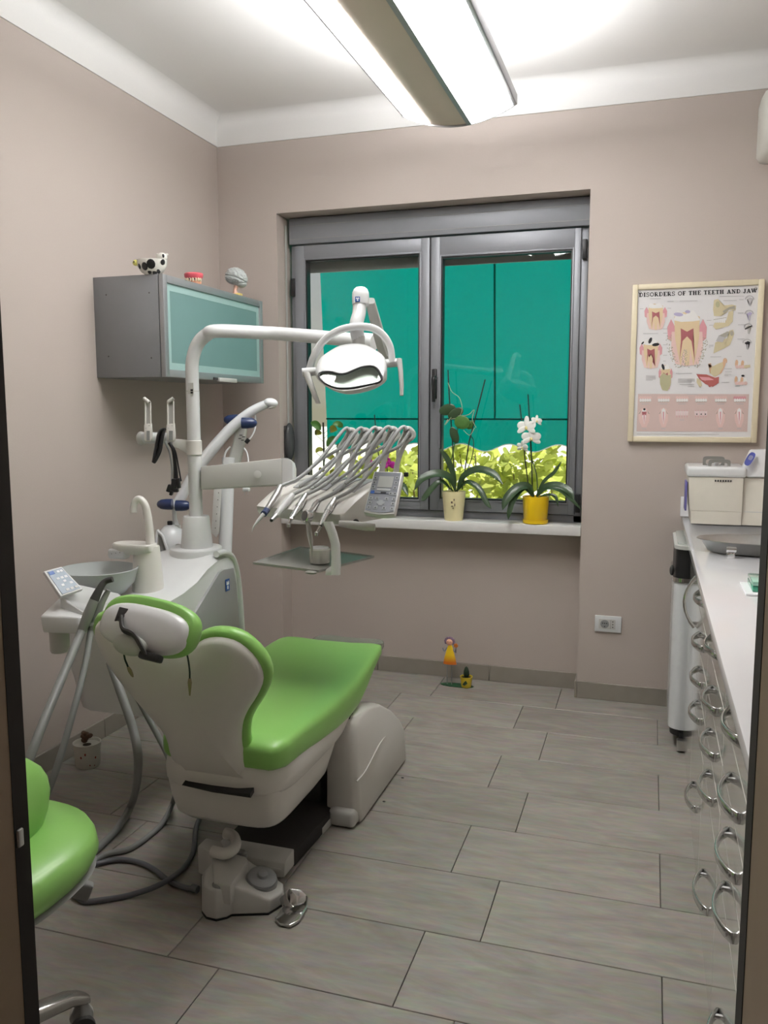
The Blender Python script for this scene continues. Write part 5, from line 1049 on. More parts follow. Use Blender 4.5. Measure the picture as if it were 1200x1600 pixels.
def olg(side, st, bl, w):
    g = obj('grip', tube(MB(), [dep(*st[0]), dep(*st[1])], 6.6 * s_, 14), PLASTIC, ol)
    pts = [dep(*q) for q in bl]; rings = []
    for i, p in enumerate(pts):
        f = i / (len(pts) - 1); rings.append([p + RIGHT * a + FWD * b for a, b in srect(w * s_ * (1 - .35 * f), 7.5 * s_ * (1 - .3 * f), 14, .6)])
    obj('grip_blade', loft(MB(), rings), LGREY, g, sharp=60)
olg(-1, ((494, 580, 2.60), (472.5, 582, 2.60)), ((479, 582, 2.60), (484, 597, 2.59), (492, 618, 2.58), (497, 630, 2.575)), 5.8)
olg(1, ((602, 568, 2.60), (626, 566, 2.60)), ((623.5, 561, 2.60), (626, 580, 2.59), (627.5, 602, 2.58), (627.5, 618, 2.575)), 4.4)
LENS = [(497, 588), (501, 582), (515, 581), (530, 584.5), (541, 583.5), (553, 578.5), (566, 573.5), (580, 572), (589, 575.5), (594.5, 584), (597.5, 592), (592, 598), (572, 602.5), (550, 606.5), (528, 607), (512, 602), (503, 596)]
BODY = [(494.5, 590), (494.5, 573), (500, 560), (513, 550), (529, 541), (545, 537.5), (560, 537), (574, 540), (587, 547), (598, 555), (603.5, 565), (605, 585), (603, 596), (587, 607), (564, 614), (540, 616), (514, 607)]
def rsm(P, n=44):
    P = [V(a, b, 0) for a, b in P]; pts = P + P[:3]; out = []
    full = smooth_path([P[-1]] + P + P[:2], 8)[8:-8]
    L = [0]
    for a, b in zip(full, full[1:]): L.append(L[-1] + (b - a).length)
    for i in range(n):
        s = L[-1] * i / n; j = next(k for k in range(len(L) - 1) if L[k + 1] >= s); f = (s - L[j]) / max(1e-6, L[j + 1] - L[j]); q = full[j] * (1 - f) + full[j + 1] * f; out.append((q.x, q.y))
    return out
LN, BD = rsm(LENS), rsm(BODY)
def lh(P, k, D, dy=0, c=(549, 580)): return [dep(c[0] + (x - c[0]) * k, c[1] + (y - c[1]) * k + dy, D + (580 - y) * .0012) for x, y in P]
mix = lambda f: [(a[0] * (1 - f) + b[0] * f, a[1] * (1 - f) + b[1] * f) for a, b in zip(LN, BD)]
bm = MB(); loft(bm, [lh(LN, .98, 2.535), lh(LN, 1.0, 2.505), lh(mix(.35), 1.0, 2.502), lh(mix(.8), 1.0, 2.515), lh(BD, 1.0, 2.545), lh(BD, .985, 2.60, -1), lh(BD, .88, 2.65, -3), lh(BD, .6, 2.68, -5)], cap=False); 
hd = obj('lamp_head', bm, PLASTIC, ol, sharp=60)
obj('lamp_back', loft(MB(), [lh(BD, .61, 2.678, -5), lh(BD, .3, 2.688, -6), lh(BD, .02, 2.69, -6)]), PLASTIC, hd, sharp=80)
bm = MB(); r_ = lh(LN, .985, 2.503); tube(bm, r_ + [r_[0], r_[1]], .0034, 6); obj('black_gasket', bm, BLACK, hd)
bm = MB(); loft(bm, [lh(LN, .97, 2.53), lh(LN, .80, 2.572), lh(LN, .5, 2.60), lh(LN, .2, 2.612), lh(LN, .03, 2.613)]); obj('reflector', bm, mat('mirror_reflector', (.80, .82, .76), .3, .3, var=.12, scale=60, bump=.3), hd, sharp=20)
for x, y in ((527, 590), (579, 583)): obj('bulb_shield', loft(MB(), [[dep(x + a, y + b, D) for a, b in ((-9, -7), (9, -8), (8, 2), (3, 8), (-3, 8), (-8, 2))] for D in (2.535, 2.545)]), BLACK, hd, bevel=.002)
obj('lens', loft(MB(), [lh(LN, .975, 2.508), lh(LN, .975, 2.5095)]), PANE, hd)
for x in (505, 585): obj('cover_seam', tube(MB(), [dep(x - 6, 568, 2.535), dep(x + 8, 565, 2.535)], .0009, 5), LGREY, hd)

# ================================================================== INSTRUMENT CONSOLE
ic = thing('instrument_console', 'white instrument console with whip arms and keypad, carried over the chair by a flat beam', 'instrument console', (-1.18, .58, 1.0))
FRc, FLc = dep(533, 804.5, 2.65), None
FLc = at(397.5, 790.5, 'z', FRc.z); ex = (FRc - FLc); CW = ex.length; ex.normalize(); ey = V(-ex.y, ex.x, 0)
def cs(u, b, z): return FLc + ex * u + ey * b + V(0, 0, z)
bm = MB(); prof = [(.0, .0), (.006, .006), (.06, .038), (.12, .068), (.18, .088), (.235, .095), (.27, .085), (.275, -.035), (.02, -.036), (.004, -.020)]
loft(bm, [[cs(u, b * k + (1 - k) * .12 + sk * (.03 - .25 * b), z * kz) for b, z in prof] for u, k, kz, sk in ((0, .86, .86, 0), (.008, .97, .97, 0), (.03, 1, 1, 0), (CW - .03, 1, 1, 0), (CW - .008, .975, .97, 0), (CW, .88, .86, 0))]); cb_ = obj('console_body', bm, CREAM, ic, sharp=42)
for i in range(5):
    u0 = .085 + i * .062; bm = MB(); pr = [(.105, .0615), (.14, .078), (.18, .0895), (.225, .0955)]
    loft(bm, [[cs(u, b, z + .0015) for b, z in pr] + [cs(u, b, z - .004) for b, z in pr[::-1]] for u in (u0, u0 + .035)]); obj('hose_channel', bm, HOSE_L if i < 2 else GREYPANEL, cb_, sharp=60)
# beam
bm = MB(); B0, B1, B2 = [(x, a, b, D) for x, a, b, D in ((317, 730, 765, 3.12), (443, 717, 758, 3.02), (458, 724, 752, 3.0))]
loft(bm, [[dep(x, a, D) - FWD * .04, dep(x, a, D) + FWD * .04, dep(x, b, D) + FWD * .04, dep(x, b, D) - FWD * .04] for x, a, b, D in (B0, B1)]); bme = obj('beam', bm, LGREY, ic, bevel=.004)
bm = MB(); loft(bm, [[dep(x, a, D) - FWD * w, dep(x, a, D) + FWD * w, dep(x, b, D) + FWD * w, dep(x, b, D) - FWD * w] for x, a, b, D, w in ((443.3, 716.5, 758.5, 3.02, .041), (452, 717, 757, 3.01, .041), (459, 723, 752, 3.0, .034), (462, 733, 748, 3.0, .02))]); obj('beam_end_cap', bm, PLASTIC, ic, sharp=40)
for x, y, r in ((405, 742, 6), (428, 746, 2.2)): obj('beam_cap', lathe(MB(), [(r * .0023, 0), (r * .0023, .002), (r * .0019, .0026)], dep(x, y, 3.04) - FWD * .041, 20, rotto(-FWD)), LGREY if r > 3 else PLASTIC, bme)
jp = dep(455, 757, 3.0); obj('beam_joint', tube(MB(), [dep(450, 756, 3.0), cs(.13, .26, .02)], .026, 16), LGREY, ic)
# whip arms, handpieces with their hoses
TOPS = [(543, 671), (565, 671), (587, 670), (608, 669), (632, 669)]; FEET = [(524, 748), (546, 746), (570, 746), (596, 742), (618, 742)]
def ld(x): return 2.886 - (x - 397.5) / 135.5 * .236
WD = [3.02, 2.97, 2.92, 2.87, 2.82]
for (tx, ty), (fx, fy), D in zip(TOPS, FEET, WD):
    q = lambda x, y, d=0: dep(x, y, D + d); s_ = D / FPX
    a = obj('whip_arm', tube(MB(), [q(fx, fy), q(fx + 4, fy - 22), q(fx + 15, fy - 48), q(tx + 14, ty + 12), q(tx + 8, ty + 2), q(tx - 2, ty + 1)], [5 * s_, 4.2 * s_, 3.6 * s_, 4.2 * s_, 5 * s_, 4.2 * s_], 10, k=5, flat=.8), LGREY, ic)
    obj('whip_arm_strut', tube(MB(), [q(fx + 4, fy - 18, .01), q(fx + 4, fy - 45, .01), q(tx - 2 + (fx - tx) * .1, ty + 14, .01), q(tx + 2, ty + 4, .01)], [3.2 * s_, 2.6 * s_, 3 * s_, 4 * s_], 8, k=4), LGREY, a)
    obj('whip_pivot', ell(MB(), q(tx + 6, ty + 10), (5.5 * s_, 5.5 * s_, 7 * s_)), MGREY, a, sharp=80)
HP = [('first handpiece from the left, an ultrasonic scaler with a blue ring and pale tip', [(438, 760), (433, 772), (417, 797), (412, 803)], (397, 826)),
      ('second instrument from the left, pale grip ending in a black tip', [(457, 773), (447, 786), (432, 805), (424, 813)], None),
      ('third handpiece from the left, a slim steel turbine', [(478, 773), (470, 787), (461, 802), (455, 810)], (451, 826)),
      ('fourth instrument from the left, a micromotor with a round dial and hanging syringe tip', [(497, 783), (492, 789), (488, 796), (484, 801)], None),
      ('fifth handpiece from the left, a steel contra angle beside the console handle', [(523, 780), (516, 793), (507, 809), (501, 822)], (494.5, 839))]
for i, (lb_, gp_, tip) in enumerate(HP):
    x0 = gp_[0][0]; D0, D1 = ld(x0) + .05, ld(x0) - .035; n_ = len(gp_); s_ = D1 / FPX
    P_ = [dep(x, y, D0 + (D1 - D0) * k / (n_ - 1)) for k, (x, y) in enumerate(gp_)]
    t = thing('handpiece', lb_, 'handpiece', P_[-1], 'handpieces on the instrument console')
    tx, ty = TOPS[i]; W = WD[i]
    hp_ = [P_[0]] + [dep(x, y, D) for x, y, D in ((x0 + (tx - x0) * .30, gp_[0][1] + (ty - gp_[0][1]) * .17, D0 + (W - D0) * .2), (x0 + (tx - x0) * .62, gp_[0][1] + (ty - gp_[0][1]) * .52, D0 + (W - D0) * .55), (tx - 14, ty + 10, W - .03), (tx - 2, ty - 2, W - .01), (tx + 5, ty + 3, W - .01))]
    obj('hose', tube(MB(), hp_, .0062, 10, k=6), HOSE_L, t)
    fx, fy = FEET[i]; obj('return_hose', tube(MB(), [dep(tx + 8, ty + 6, W - .012), dep(tx + 2 + (fx - tx) * .3 - 6, ty + 28, W - .02), dep(fx - 22, fy - 30, W - .03), dep(fx - 52, fy - 4, W - .05), dep(fx - 78, fy + 14, W - .07)], .0058, 8, k=5), HOSE_L, t)
    if i == 0:
        obj('grip', tube(MB(), P_[:3], [.0095, .0125, .0105], 12), STEEL, t); obj('blue_ring', tube(MB(), [P_[2], P_[3]], .0112, 12), NAVY, t)
        a = P_[3]; obj('scaler_tip', tube(MB(), [a, dep(402, 815, D1 - .01), dep(396, 824, D1 - .015), dep(394, 831, D1 - .01)], [.0072, .005, .0026, .0012], 10, k=3), PLASTIC, t)
        obj('dark_stripe', tube(MB(), [P_[0] * .3 + P_[1] * .7 + V(-.008, -.006, .002), P_[2] + V(-.006, -.006, .002)], .0022, 6), DARK, t)
    elif i == 1:
        obj('grip', tube(MB(), P_[:3], [.0095, .0125, .0110], 12), PLASTIC, t); obj('black_tip', tube(MB(), [P_[2], P_[3]], [.0105, .0072], 12), STEEL, t); obj('tip_end', ell(MB(), P_[3], (.006, .006, .006), seg=10, rings=6), BLACK, t)
    elif i in (2, 4):
        obj('grip', tube(MB(), P_, [.0085, .0118, .0102, .0068], 12, k=4), CHROME, t)
        e = dep(tip[0], tip[1] - 5, D1); obj('head_neck', tube(MB(), [P_[-1], e], [.0058, .0048], 10), CHROME, t); bm = MB(); lathe(bm, [(.0068, -.006), (.0068, .005), (.004, .007)], e, 14); obj('head', bm, CHROME, t)
        obj('ribbed_collar', tube(MB(), [P_[1], P_[1] * .6 + P_[2] * .4], .0124, 14), STEEL, t)
    else:
        obj('grip', tube(MB(), P_, [.0075, .0095, .0085, .0080], 12), CHROME, t)
        c = dep(480, 807, D1 - .012); nrm = (-RIGHT * .75 - FWD * .6 + UP * .18).normalized(); bm = MB(); lathe(bm, [(.0195, -.010), (.021, -.006), (.021, .008), (.018, .011)], c, 28, rotto(nrm)); obj('dial_housing', bm, CHROME, t); bm = MB(); lathe(bm, [(.0165, .010), (.016, .0122), (.0001, .0125)], c, 24, rotto(nrm)); obj('dial_face', bm, mat('dark_dial', (.03, .035, .04), .12, coat=.8), t)
        obj('syringe_grip', tube(MB(), [dep(481, 816, D1), dep(484, 835, D1), dep(486, 848, D1)], [.0075, .0085, .0070], 12), STEEL, t); obj('syringe_nose', tube(MB(), [dep(486, 848, D1), dep(487, 856, D1), dep(487.5, 864, D1), dep(487, 874, D1)], [.0062, .0045, .0022, .0012], 10), STEEL, t)
# console handle, tray post and tray
bm = MB(); tube(bm, [dep(530, 818, 2.66), dep(550, 820, 2.65), dep(572, 823, 2.64), dep(586, 824, 2.635)], [.010, .013, .013, .011], 12, flat=.8); obj('console_handle', bm, LGREY, ic)
obj('handle_mount', tube(MB(), [cs(CW - .03, .10, -.03), cs(CW + .01, .06, -.032)], .012, 10), DARK, ic)
DP = 2.62; s_ = DP / FPX; rings = []
for x, y, w in ((512, 815, 8), (519, 832, 7.5), (524, 850, 7.2), (525, 868, 7.2), (525, 884, 7.6), (524.5, 898, 7.8)): rings.append([dep(x, y, DP) + RIGHT * a * s_ + FWD * b * s_ for a, b in srect(w, 8, 16, .5)])
bm = MB(); loft(bm, rings); obj('tray_post', bm, PLASTIC, ic, sharp=60)
bm = MB(); q = [dep(x, y, DP - .01) for x, y in ((509, 890), (517, 885), (531, 885), (531, 899), (508, 899))]; prism(bm, q, FWD * .03); obj('tray_foot', bm, PLASTIC, ic, bevel=.003)
TZ = dep(509, 891, DP).z
c4 = [at(x, y, 'z', TZ) for x, y in ((395, 880), (498, 893), (585, 870), (470, 855))]
tr = thing('instrument_tray', 'flat grey metal tray hanging below the instrument console', 'tray', (c4[0] + c4[2]) / 2)
def tri(k, dz, c=None):
    m_ = sum(c4, V(0, 0, 0)) / 4; return [m_ + (p - m_) * k + V(0, 0, dz) for p in c4]
bm = MB(); loft(bm, [tri(.985, -.004), tri(1.0, -.002), tri(1.0, .004), tri(.985, .004), tri(.96, .0)]); obj('tray_plate', bm, mat('satin_tray_metal', (.33, .33, .31), .42, .25, var=.05), tr, sharp=30)
nl = at(486, 893, 'z', TZ); bm = MB(); ell(bm, nl + V(0, 0, -.003), (.020, .010, .006)); obj('tray_notch', bm, mat('satin_tray_metal', (0, 0, 0)), tr, sharp=80)
jc = at(500, 880, 'z', TZ + .002); s_ = (jc - CAM).dot(FWD) / FPX
jc = V(jc.x, jc.y, TZ + .0045)
t = thing('cotton_jar', 'small clear jar with white filling standing on the metal tray', 'jar', jc)
obj('jar_body', lathe(MB(), [(15 * s_, 0), (16 * s_, .003), (16.5 * s_, .045), (15 * s_, .048)], jc, 28), mat('frosted_jar', (.66, .66, .62), .25, coat=.5), t); obj('jar_filling', lathe(MB(), [(14.5 * s_, .0483), (13 * s_, .052), (.0001, .053)], jc, 24), WHITEPRINT, t)
# keypad
KQ = [dep(x, y, D) for x, y, D in ((584.5, 736, 2.66), (629, 737.5, 2.63), (616, 803, 2.56), (568, 800, 2.59))]
kn = (KQ[1] - KQ[0]).cross(KQ[3] - KQ[0]).normalized(); kn = kn if kn.dot(CAM - KQ[0]) > 0 else -kn
bm = MB(); prism(bm, [onquad(KQ, u, v) - kn * .026 for u, v in ((0, 0), (1, 0), (1, 1), (.75, 1.025), (.5, 1.035), (.25, 1.025), (0, 1))], kn * .026); kb = obj('keypad', bm, PLASTIC, ic, bevel=.003)
ov = qpoly('keypad_overlay', KQ, kn, [(.05, .03), (.95, .03), (.96, .95), (.73, .985), (.5, .995), (.27, .985), (.04, .95)], mat('slate_overlay', (.22, .235, .265), .35, coat=.3), kb)
qrect('screen', KQ, kn, .25, .13, .75, .40, mat('grey_lcd', (.42, .43, .42), .15, coat=.6), ov, lift=.0016)
qrect('screen_label', KQ, kn, .26, .425, .72, .475, mat('pale_label_strip', (.46, .48, .49), .4), ov, lift=.0016)
qrect('blue_emblem', KQ, kn, .08, .485, .20, .555, BLUE, ov, lift=.0016); qrect('blue_line', KQ, kn, .20, .545, .70, .555, NAVY, ov, lift=.0016); qrect('logo_print', KQ, kn, .42, .51, .60, .55, BLACK, ov, lift=.0016)
KEY = mat('pale_key', (.33, .35, .375), .35)
for u, v in ((.06, .14), (.06, .25), (.06, .36), (.80, .12), (.80, .24), (.80, .36), (.70, .50), (.84, .50), (.08, .63), (.08, .74), (.08, .85), (.28, .63), (.60, .63), (.30, .85), (.58, .85), (.84, .63), (.84, .74), (.84, .85)):
    k_ = qrect('key', KQ, kn, u, v, u + .12, v + .075, KEY, ov, lift=.0016); qrect('key_symbol', KQ, kn, u + .04, v + .025, u + .08, v + .05, DARK, k_, h=.0006, lift=.0030)
qpoly('cross_key', KQ, kn, [(.42, .70), (.56, .70), (.56, .735), (.62, .735), (.62, .80), (.56, .80), (.56, .835), (.42, .835), (.42, .80), (.36, .80), (.36, .735), (.42, .735)], KEY, ov, lift=.0016)
bm = MB(); tube(bm, [onquad(KQ, .5, .8) - kn * .03, cs(CW - .02, .16, .0)], .016, 10); obj('keypad_stalk', bm, LGREY, ic)
bx_ = onquad(KQ, 1.0, .01) - kn * .02; bm = MB(); box(bm, bx_ + V(.006, .004, .004), (.014, .014, .014)); obj('keypad_corner_catch', bm, BLACK, ic, bevel=.003)

# ================================================================== X-RAY ARM BEHIND THE UNIT
xr = thing('xray_arm', 'white jointed dental x-ray arm with blue knobs standing behind the unit', 'jointed arm', dep(350, 960, 3.62))
def X(x, y, D=3.6): return dep(x, y, D)
s_ = 3.6 / FPX
WHT = mat('cool_white_plastic', (.74, .76, .78), .3, coat=.4, var=.015)
bm = MB(); tube(bm, [X(276, 790), X(292, 760), X(312, 727), X(335, 698), X(360, 670), X(388, 646), X(412, 633), X(424, 630)], [8 * s_, 8.5 * s_, 9 * s_, 9 * s_, 8.5 * s_, 7.5 * s_, 6.8 * s_, 6.5 * s_], 14, k=5); obj('long_arm', bm, WHT, xr, sharp=80)
bm = MB(); ell(bm, X(423, 629.5), (11.5 * s_, .03, 7.5 * s_), R=Matrix.Rotation(-YAW, 3, 'Z') @ Matrix.Rotation(.12, 3, 'Y')); h_ = obj('arm_head', bm, WHT, xr, sharp=80)
obj('head_oval', ell(MB(), X(425, 637), (6 * s_, .02, 1.6 * s_), R=Matrix.Rotation(-.25, 3, 'Y')), CREAM, h_, sharp=80)  # plain cream oval on the underside of the x-ray arm's head
for x, y, dx in ((258, 788, -1), (286, 790, 1), (362, 656, -1), (389, 661, 1)):
    c = X(x, y, 3.55 if x != 362 else 3.66); d = RIGHT * dx; obj('blue_knob', tube(MB(), [c - d * 11 * s_, c - d * 2 * s_, c + d * 6 * s_, c + d * 11 * s_, c + d * 12.5 * s_], [8.5 * s_, 8.5 * s_, 7.5 * s_, 4.5 * s_, 1.5 * s_], 16), NAVY, xr, sharp=50)
obj('knob_hub', tube(MB(), [X(262, 788), X(282, 790)], 8.3 * s_, 14), WHT, xr)
obj('hub_stem', tube(MB(), [X(272, 796), X(273, 810), X(275, 822)], [3.5 * s_, 3.5 * s_, 5 * s_], 12), WHT, xr)
obj('stem_cuff', lathe(MB(), [(8 * s_, 0), (7 * s_, .012)], X(275, 824), 16), LGREY, xr)
bm = MB(); ell(bm, X(268, 848), (22 * s_, .07, 30 * s_)); th_ = obj('rounded_housing', bm, WHT, xr, sharp=80)
obj('black_button', lathe(MB(), [(4 * s_, 0), (4 * s_, .014), (3 * s_, .017)], X(265.5, 820, 3.58), 12), BLACK, th_)
bm = MB(); pts = [X(x, y, 3.52) for x, y in ((246, 828), (243.5, 850), (248, 868), (258, 884), (268, 884), (262, 862), (254, 838), (249, 832), (246, 828))]; tube(bm, pts, .006, 8, k=4); obj('housing_handle', bm, WHT, th_)
bm = MB(); prism(bm, [X(x, y, 3.525) for x, y in ((247, 834), (253, 840), (262, 862), (267, 880), (256, 878), (248, 860))], FWD * .004); obj('handle_recess', bm, MGREY, th_)
bm = MB(); ell(bm, X(279, 853, 3.52), (6 * s_, .004, 3.4 * s_)); obj('oval_badge', bm, STEEL, th_, sharp=80)
bm = MB(); rings = []
for x, y, w in ((378, 667, 8.5), (374, 690, 9), (366, 722, 10), (360, 735, 10)): rings.append([X(x, y, 3.64) + RIGHT * a * s_ + FWD * b * s_ for a, b in srect(w, 7, 12, .35)])
bm = MB(); loft(bm, rings); ca = obj('short_arm', bm, LGREY, xr, sharp=50)
for i in range(4): obj('printed_dash', box(MB(), X(376.5 + (i % 2) * 5 - i * .8, 680 + i * 2.6, 3.616), (5 * s_, .001, 1.2 * s_)), DARK, ca)
obj('upright_post', tube(MB(), [X(357, 715, 3.62), X(354, 800, 3.62), X(351, 880, 3.62), X(350, 960, 3.62), V(X(350, 960, 3.62).x, X(350, 960, 3.62).y, .03)], [10 * s_, 10.5 * s_, 10.5 * s_, 10 * s_, 10 * s_], 16), WHT, xr, sharp=80)
obj('post_foot', lathe(MB(), [(.13, 0), (.13, .02), (.05, .035)], V(X(350, 960, 3.62).x, X(350, 960, 3.62).y, 0), 28), LGREY, xr)
bm = MB(); prism(bm, [X(x, y, 3.58) for x, y in ((334, 762), (346, 762), (342, 832), (337, 840), (330, 832))], FWD * .02); pl_ = obj('dotted_scale', bm, LGREY, xr, bevel=.003)
for i in range(6): obj('scale_dot', ell(MB(), X(341.5 - i * 1.0, 770 + i * 11, 3.578), (.0022, .001, .0022), seg=6, rings=4), BLACK, pl_)
obj('coiled_cable', tube(MB(), [X(399, 648, 3.62), X(399, 668, 3.60), X(393, 682, 3.58), X(385, 690, 3.58)], .0035, 8, k=4), WHT, xr); obj('dark_cable_end', tube(MB(), [X(389, 686, 3.57), X(384, 692, 3.57)], .009, 10), BLACK, xr)
obj('white_cord', tube(MB(), [X(350, 724, 3.60), X(352, 708, 3.60), X(360, 698, 3.60)], .004, 8, k=4), WHT, xr)
t = thing('hanging_plug', 'white mains plug hanging on a thin cord below the beam', 'plug', X(385, 770, 3.4))
obj('cord', tube(MB(), [X(381, 700, 3.45), X(386, 708, 3.45), X(388, 725, 3.44), X(385, 748, 3.42), X(385, 762, 3.4)], .003, 8, k=4), WHT, t)
bm = MB(); box(bm, X(385, 765, 3.4), (11 * 3.4 / FPX, .02, 6 * 3.4 / FPX)); pg = obj('plug_body', bm, WHT, t, bevel=.004)
for dx in (-2.5, 2.5): obj('plug_pin', tube(MB(), [X(385 + dx, 768, 3.4), X(385 + dx, 773, 3.4)], .002, 6), STEEL, pg)

# ================================================================== FOOT CONTROL
fp = thing('foot_control', 'grey white dental foot control with round button and chrome side lever on the floor', 'foot control', (-1.13, .0, 0))
a_ = V(1.0, .30, 0).normalized(); b_ = V(-a_.y, a_.x, 0)                  # along the pedal, across it
F0 = at(352, 1437, 'z', 0); 
def fz(x, y, z): return at(x, y, 'z', z)
base = [fz(x, y, 0.004) for x, y in ((315, 1425), (322, 1434), (338, 1438), (355, 1434), (362, 1430), (420, 1428), (442, 1414), (444, 1398), (400, 1352), (372, 1342), (322, 1350), (314, 1370))]
top = [fz(x, y, h) for x, y, h in ((318, 1382, .085), (326, 1388, .085), (338, 1391, .085), (352, 1387, .085), (360, 1383, .085), (421, 1406, .042), (441, 1393, .042), (443, 1380, .042), (398, 1352, .055), (385, 1342, .07), (340, 1342, .09), (322, 1358, .09))]
bm = MB(); loft(bm, [base, [p * .2 + q * .8 for p, q in zip(base, top)], top]); fb = obj('pedal_body', bm, LGREY, fp, bevel=.006, seg=3, sharp=50)
obj('pedal_sole', loft(MB(), [[V(p.x, p.y, 0.0005) for p in base], [V(p.x, p.y, .005) for p in base]]), BLACK, fp)
bc = fz(409, 1374, .066); bm = MB(); up_n = V(.28, -.12, 1).normalized(); lathe(bm, [(.046, -.012), (.046, -.002), (.043, .004)], bc, 32, rotto(up_n)); obj('button_ring', bm, MGREY, fp)
bm = MB(); lathe(bm, [(.041, .0), (.041, .010), (.036, .013), (.016, .014), (.014, .022), (.010, .024)], bc, 32, rotto(up_n)); obj('round_button', bm, mat('button_grey', (.27, .28, .29), .4), fp)
for px, py in ((342, 1383), (376, 1334)):
    c = fz(px, py, .086); lathe(bm := MB(), [(.020, -.01), (.019, .004), (.014, .009)], c, 18, sx=1.0, sy=.8); obj('side_button', bm, MGREY, fp)
bm = MB(); pts = [fz(x, y, .125) for x, y in ((332, 1330), (350, 1334), (364, 1328), (369, 1317), (364, 1306), (352, 1302))]; tube(bm, pts, .017, 12, k=5, flat=.9); obj('hook_handle', bm, CREAM, fp)
bm = MB(); q = [fz(x, y, .12) for x, y in ((308, 1322), (322, 1308), (346, 1314), (350, 1322), (334, 1332))]; prism(bm, q, V(0, 0, -.085)); obj('hook_block', bm, LGREY, fp, bevel=.006)
bm = MB(); q = [fz(x, y, .10) for x, y in ((330, 1333), (348, 1328), (385, 1338), (388, 1344), (360, 1384), (334, 1378))]; prism(bm, q, V(0, 0, -.06)); obj('raised_deck', bm, LGREY, fp, bevel=.006)
c = fz(375, 1364, .062)
for i in range(3): obj('printed_symbol', box(MB(), c + V(-.006 + i * .009, .004 * i, .004), (.006, .007, .001), rz=.3), DARK if i != 1 else WHITEPRINT, fp)
pl_ = [fz(x, y, .012) for x, y in ((430, 1434), (437, 1442), (453, 1445), (468, 1437), (480, 1416), (481, 1400), (468, 1398), (446, 1410))]
bm = MB(); prism(bm, pl_, V(0, 0, -.009)); lv = obj('lever_plate', bm, CHROME, fp, bevel=.002)
bm = MB(); loft(bm, [[fz(x, y, z) for x, y, z in r] for r in (((440, 1400, .035), (446, 1412, .02), (452, 1420, .008), (448, 1424, .004), (440, 1415, .012), (436, 1405, .028)), ((452, 1388, .06), (462, 1400, .045), (463, 1414, .03), (458, 1418, .02), (450, 1408, .03), (446, 1395, .05)), ((470, 1390, .055), (479, 1398, .045), (478, 1408, .03), (474, 1412, .022), (466, 1406, .03), (462, 1396, .045)))]); obj('side_lever', bm, CHROME, fp, bevel=.004, seg=3, sharp=60)
bm = MB(); tube(bm, [fz(309, 1390, .02), fz(300, 1387, .02)], .011, 10); obj('cable_boot', bm, CABLE, fp)
CR = .0085
cab = [fz(303, 1389, .018), fz(283, 1385, .010), fz(262, 1375, .009), fz(240, 1358, .009), fz(215, 1347, .009), fz(185, 1343, .009), fz(150, 1350, .009), fz(125, 1358, .009), fz(110, 1385, .009), fz(128, 1407, .0085), fz(160, 1406, .0085), fz(205, 1398, .0088), fz(250, 1382, .028), fz(285, 1358, .010), fz(302, 1330, .010), fz(306, 1295, .010), fz(316, 1272, .02), fz(330, 1262, .03)]
obj('cable', tube(MB(), cab, .008, 10, k=6), CABLE, fp)

# ================================================================== STOOL AT THE LEFT EDGE
st = thing('dentist_stool', 'green vinyl dentist stool with grey lever and castors, cut by the door frame', 'stool', (-1.42, -.80, 0))
SC = V(-1.318, -.80, .502)
bm = MB(); 
def sring(w, h, z, e=.8, n=40): return [V(SC.x + a, SC.y + b, SC.z + z) for a, b in srect(w, h, n, e)]
loft(bm, [sring(.19, .20, -.052), sring(.216, .224, -.036), sring(.228, .236, -.012), sring(.224, .232, .014), sring(.215, .224, .030), sring(.15, .16, .036), sring(.05, .05, .037)]); obj('seat', bm, GREEN, st, sharp=80)
bm = MB(); loft(bm, [sring(.15, .16, -.085), sring(.20, .21, -.062), sring(.222, .232, -.045), sring(.21, .22, -.036)]); obj('seat_pan', bm, MGREY, st, sharp=60)
bm = MB(); bc = at(40, 1245, 'y', -.85); 
def sb_(w, h, d): return [V(-1.44 + .0 + d, -.80 + a, .66 + b) for a, b in srect(w, h, 32, .7)]
B_ = at(67, 1240, 'y', -.78)
bm = MB(); ell(bm, V(B_.x - .122, -.80, B_.z - .068), (.062, .17, .115)); obj('backrest', bm, GREEN, st, sharp=80)
obj('backrest_stem', tube(MB(), [V(SC.x - .12, SC.y, .38), V(SC.x - .30, SC.y, .40), V(B_.x - .22, SC.y, .44), V(B_.x - .17, SC.y, B_.z - .07)], .016, 10, k=4), MGREY, st)
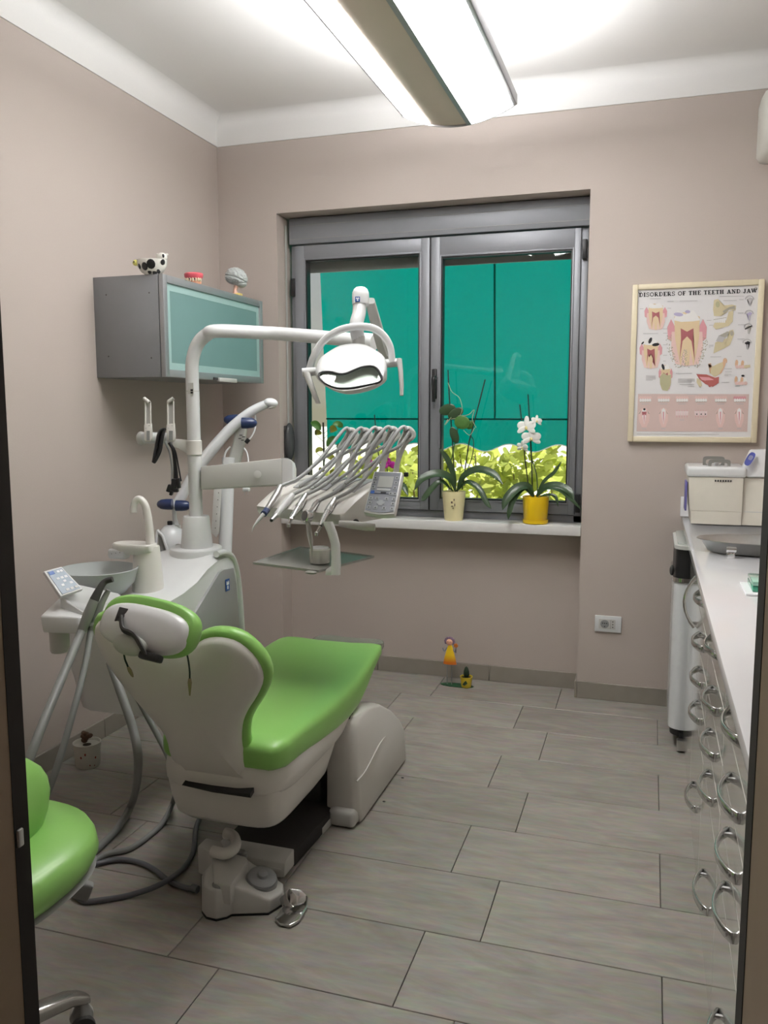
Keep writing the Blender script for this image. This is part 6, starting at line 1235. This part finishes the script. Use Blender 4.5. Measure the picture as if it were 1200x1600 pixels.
lv = [at(x, y, 'y', Y) for x, y, Y in ((116, 1376, -.60), (147, 1386, -.60), (137, 1411, -.60), (100, 1402, -.61), (104, 1388, -.61))]
bm = MB(); prism(bm, lv, V(-.012, .02, .0)); obj('height_lever', bm, MGREY, st, bevel=.006); obj('lever_rod', tube(MB(), [at(105, 1390, 'y', -.62), V(SC.x, SC.y + .05, .385)], .008, 8), MGREY, st)
obj('gas_column', lathe(MB(), [(.028, .11), (.028, .25), (.018, .25), (.018, .40)], (SC.x, SC.y, 0), 20), DARK, st)
hub = V(SC.x, SC.y, .10); obj('hub', lathe(MB(), [(.045, .075), (.05, .09), (.045, .12)], (SC.x, SC.y, 0), 24), STEEL, st)
tip0 = at(130, 1556, 'z', .085); ang0 = math.atan2(tip0.y - hub.y, tip0.x - hub.x); LR = math.hypot(tip0.x - hub.x, tip0.y - hub.y)
for i in range(5):
    a = ang0 + i * 2 * math.pi / 5; d = V(math.cos(a), math.sin(a), 0); e = V(hub.x, hub.y, 0) + d * LR; sd = V(-d.y, d.x, 0)
    bm = MB(); rings = []
    for f, z, w, h in ((.12, .105, .026, .020), (.5, .112, .023, .018), (.85, .098, .020, .015), (.97, .085, .019, .014), (1.04, .076, .014, .010)):
        p = V(hub.x, hub.y, z) + d * LR * f; rings.append([p + sd * x + V(0, 0, 1) * y for x, y in srect(w, h, 16, .6)])
    loft(bm, rings); lg = obj('base_leg', bm, mat('polished_aluminium', (.45, .44, .43), .22, .9), st, sharp=50)
    cs_ = V(e.x, e.y, 0) - d * .005; obj('castor_housing', lathe(MB(), [(.019, .022), (.021, .05), (.014, .066), (.010, .078)], cs_, 16), MGREY, st)
    wr = rotto(sd * .9 + d * .45)
    for s in (-1, 1): obj('castor_wheel', lathe(MB(), [(.016, -.008), (.0255, -.007), (.0265, 0), (.0255, .007), (.016, .008), (.010, .006)], cs_ + (sd * .9 + d * .45).normalized() * s * .022 + V(0, 0, .0265), 22, wr), LGREY if s > 0 else DARK, st)
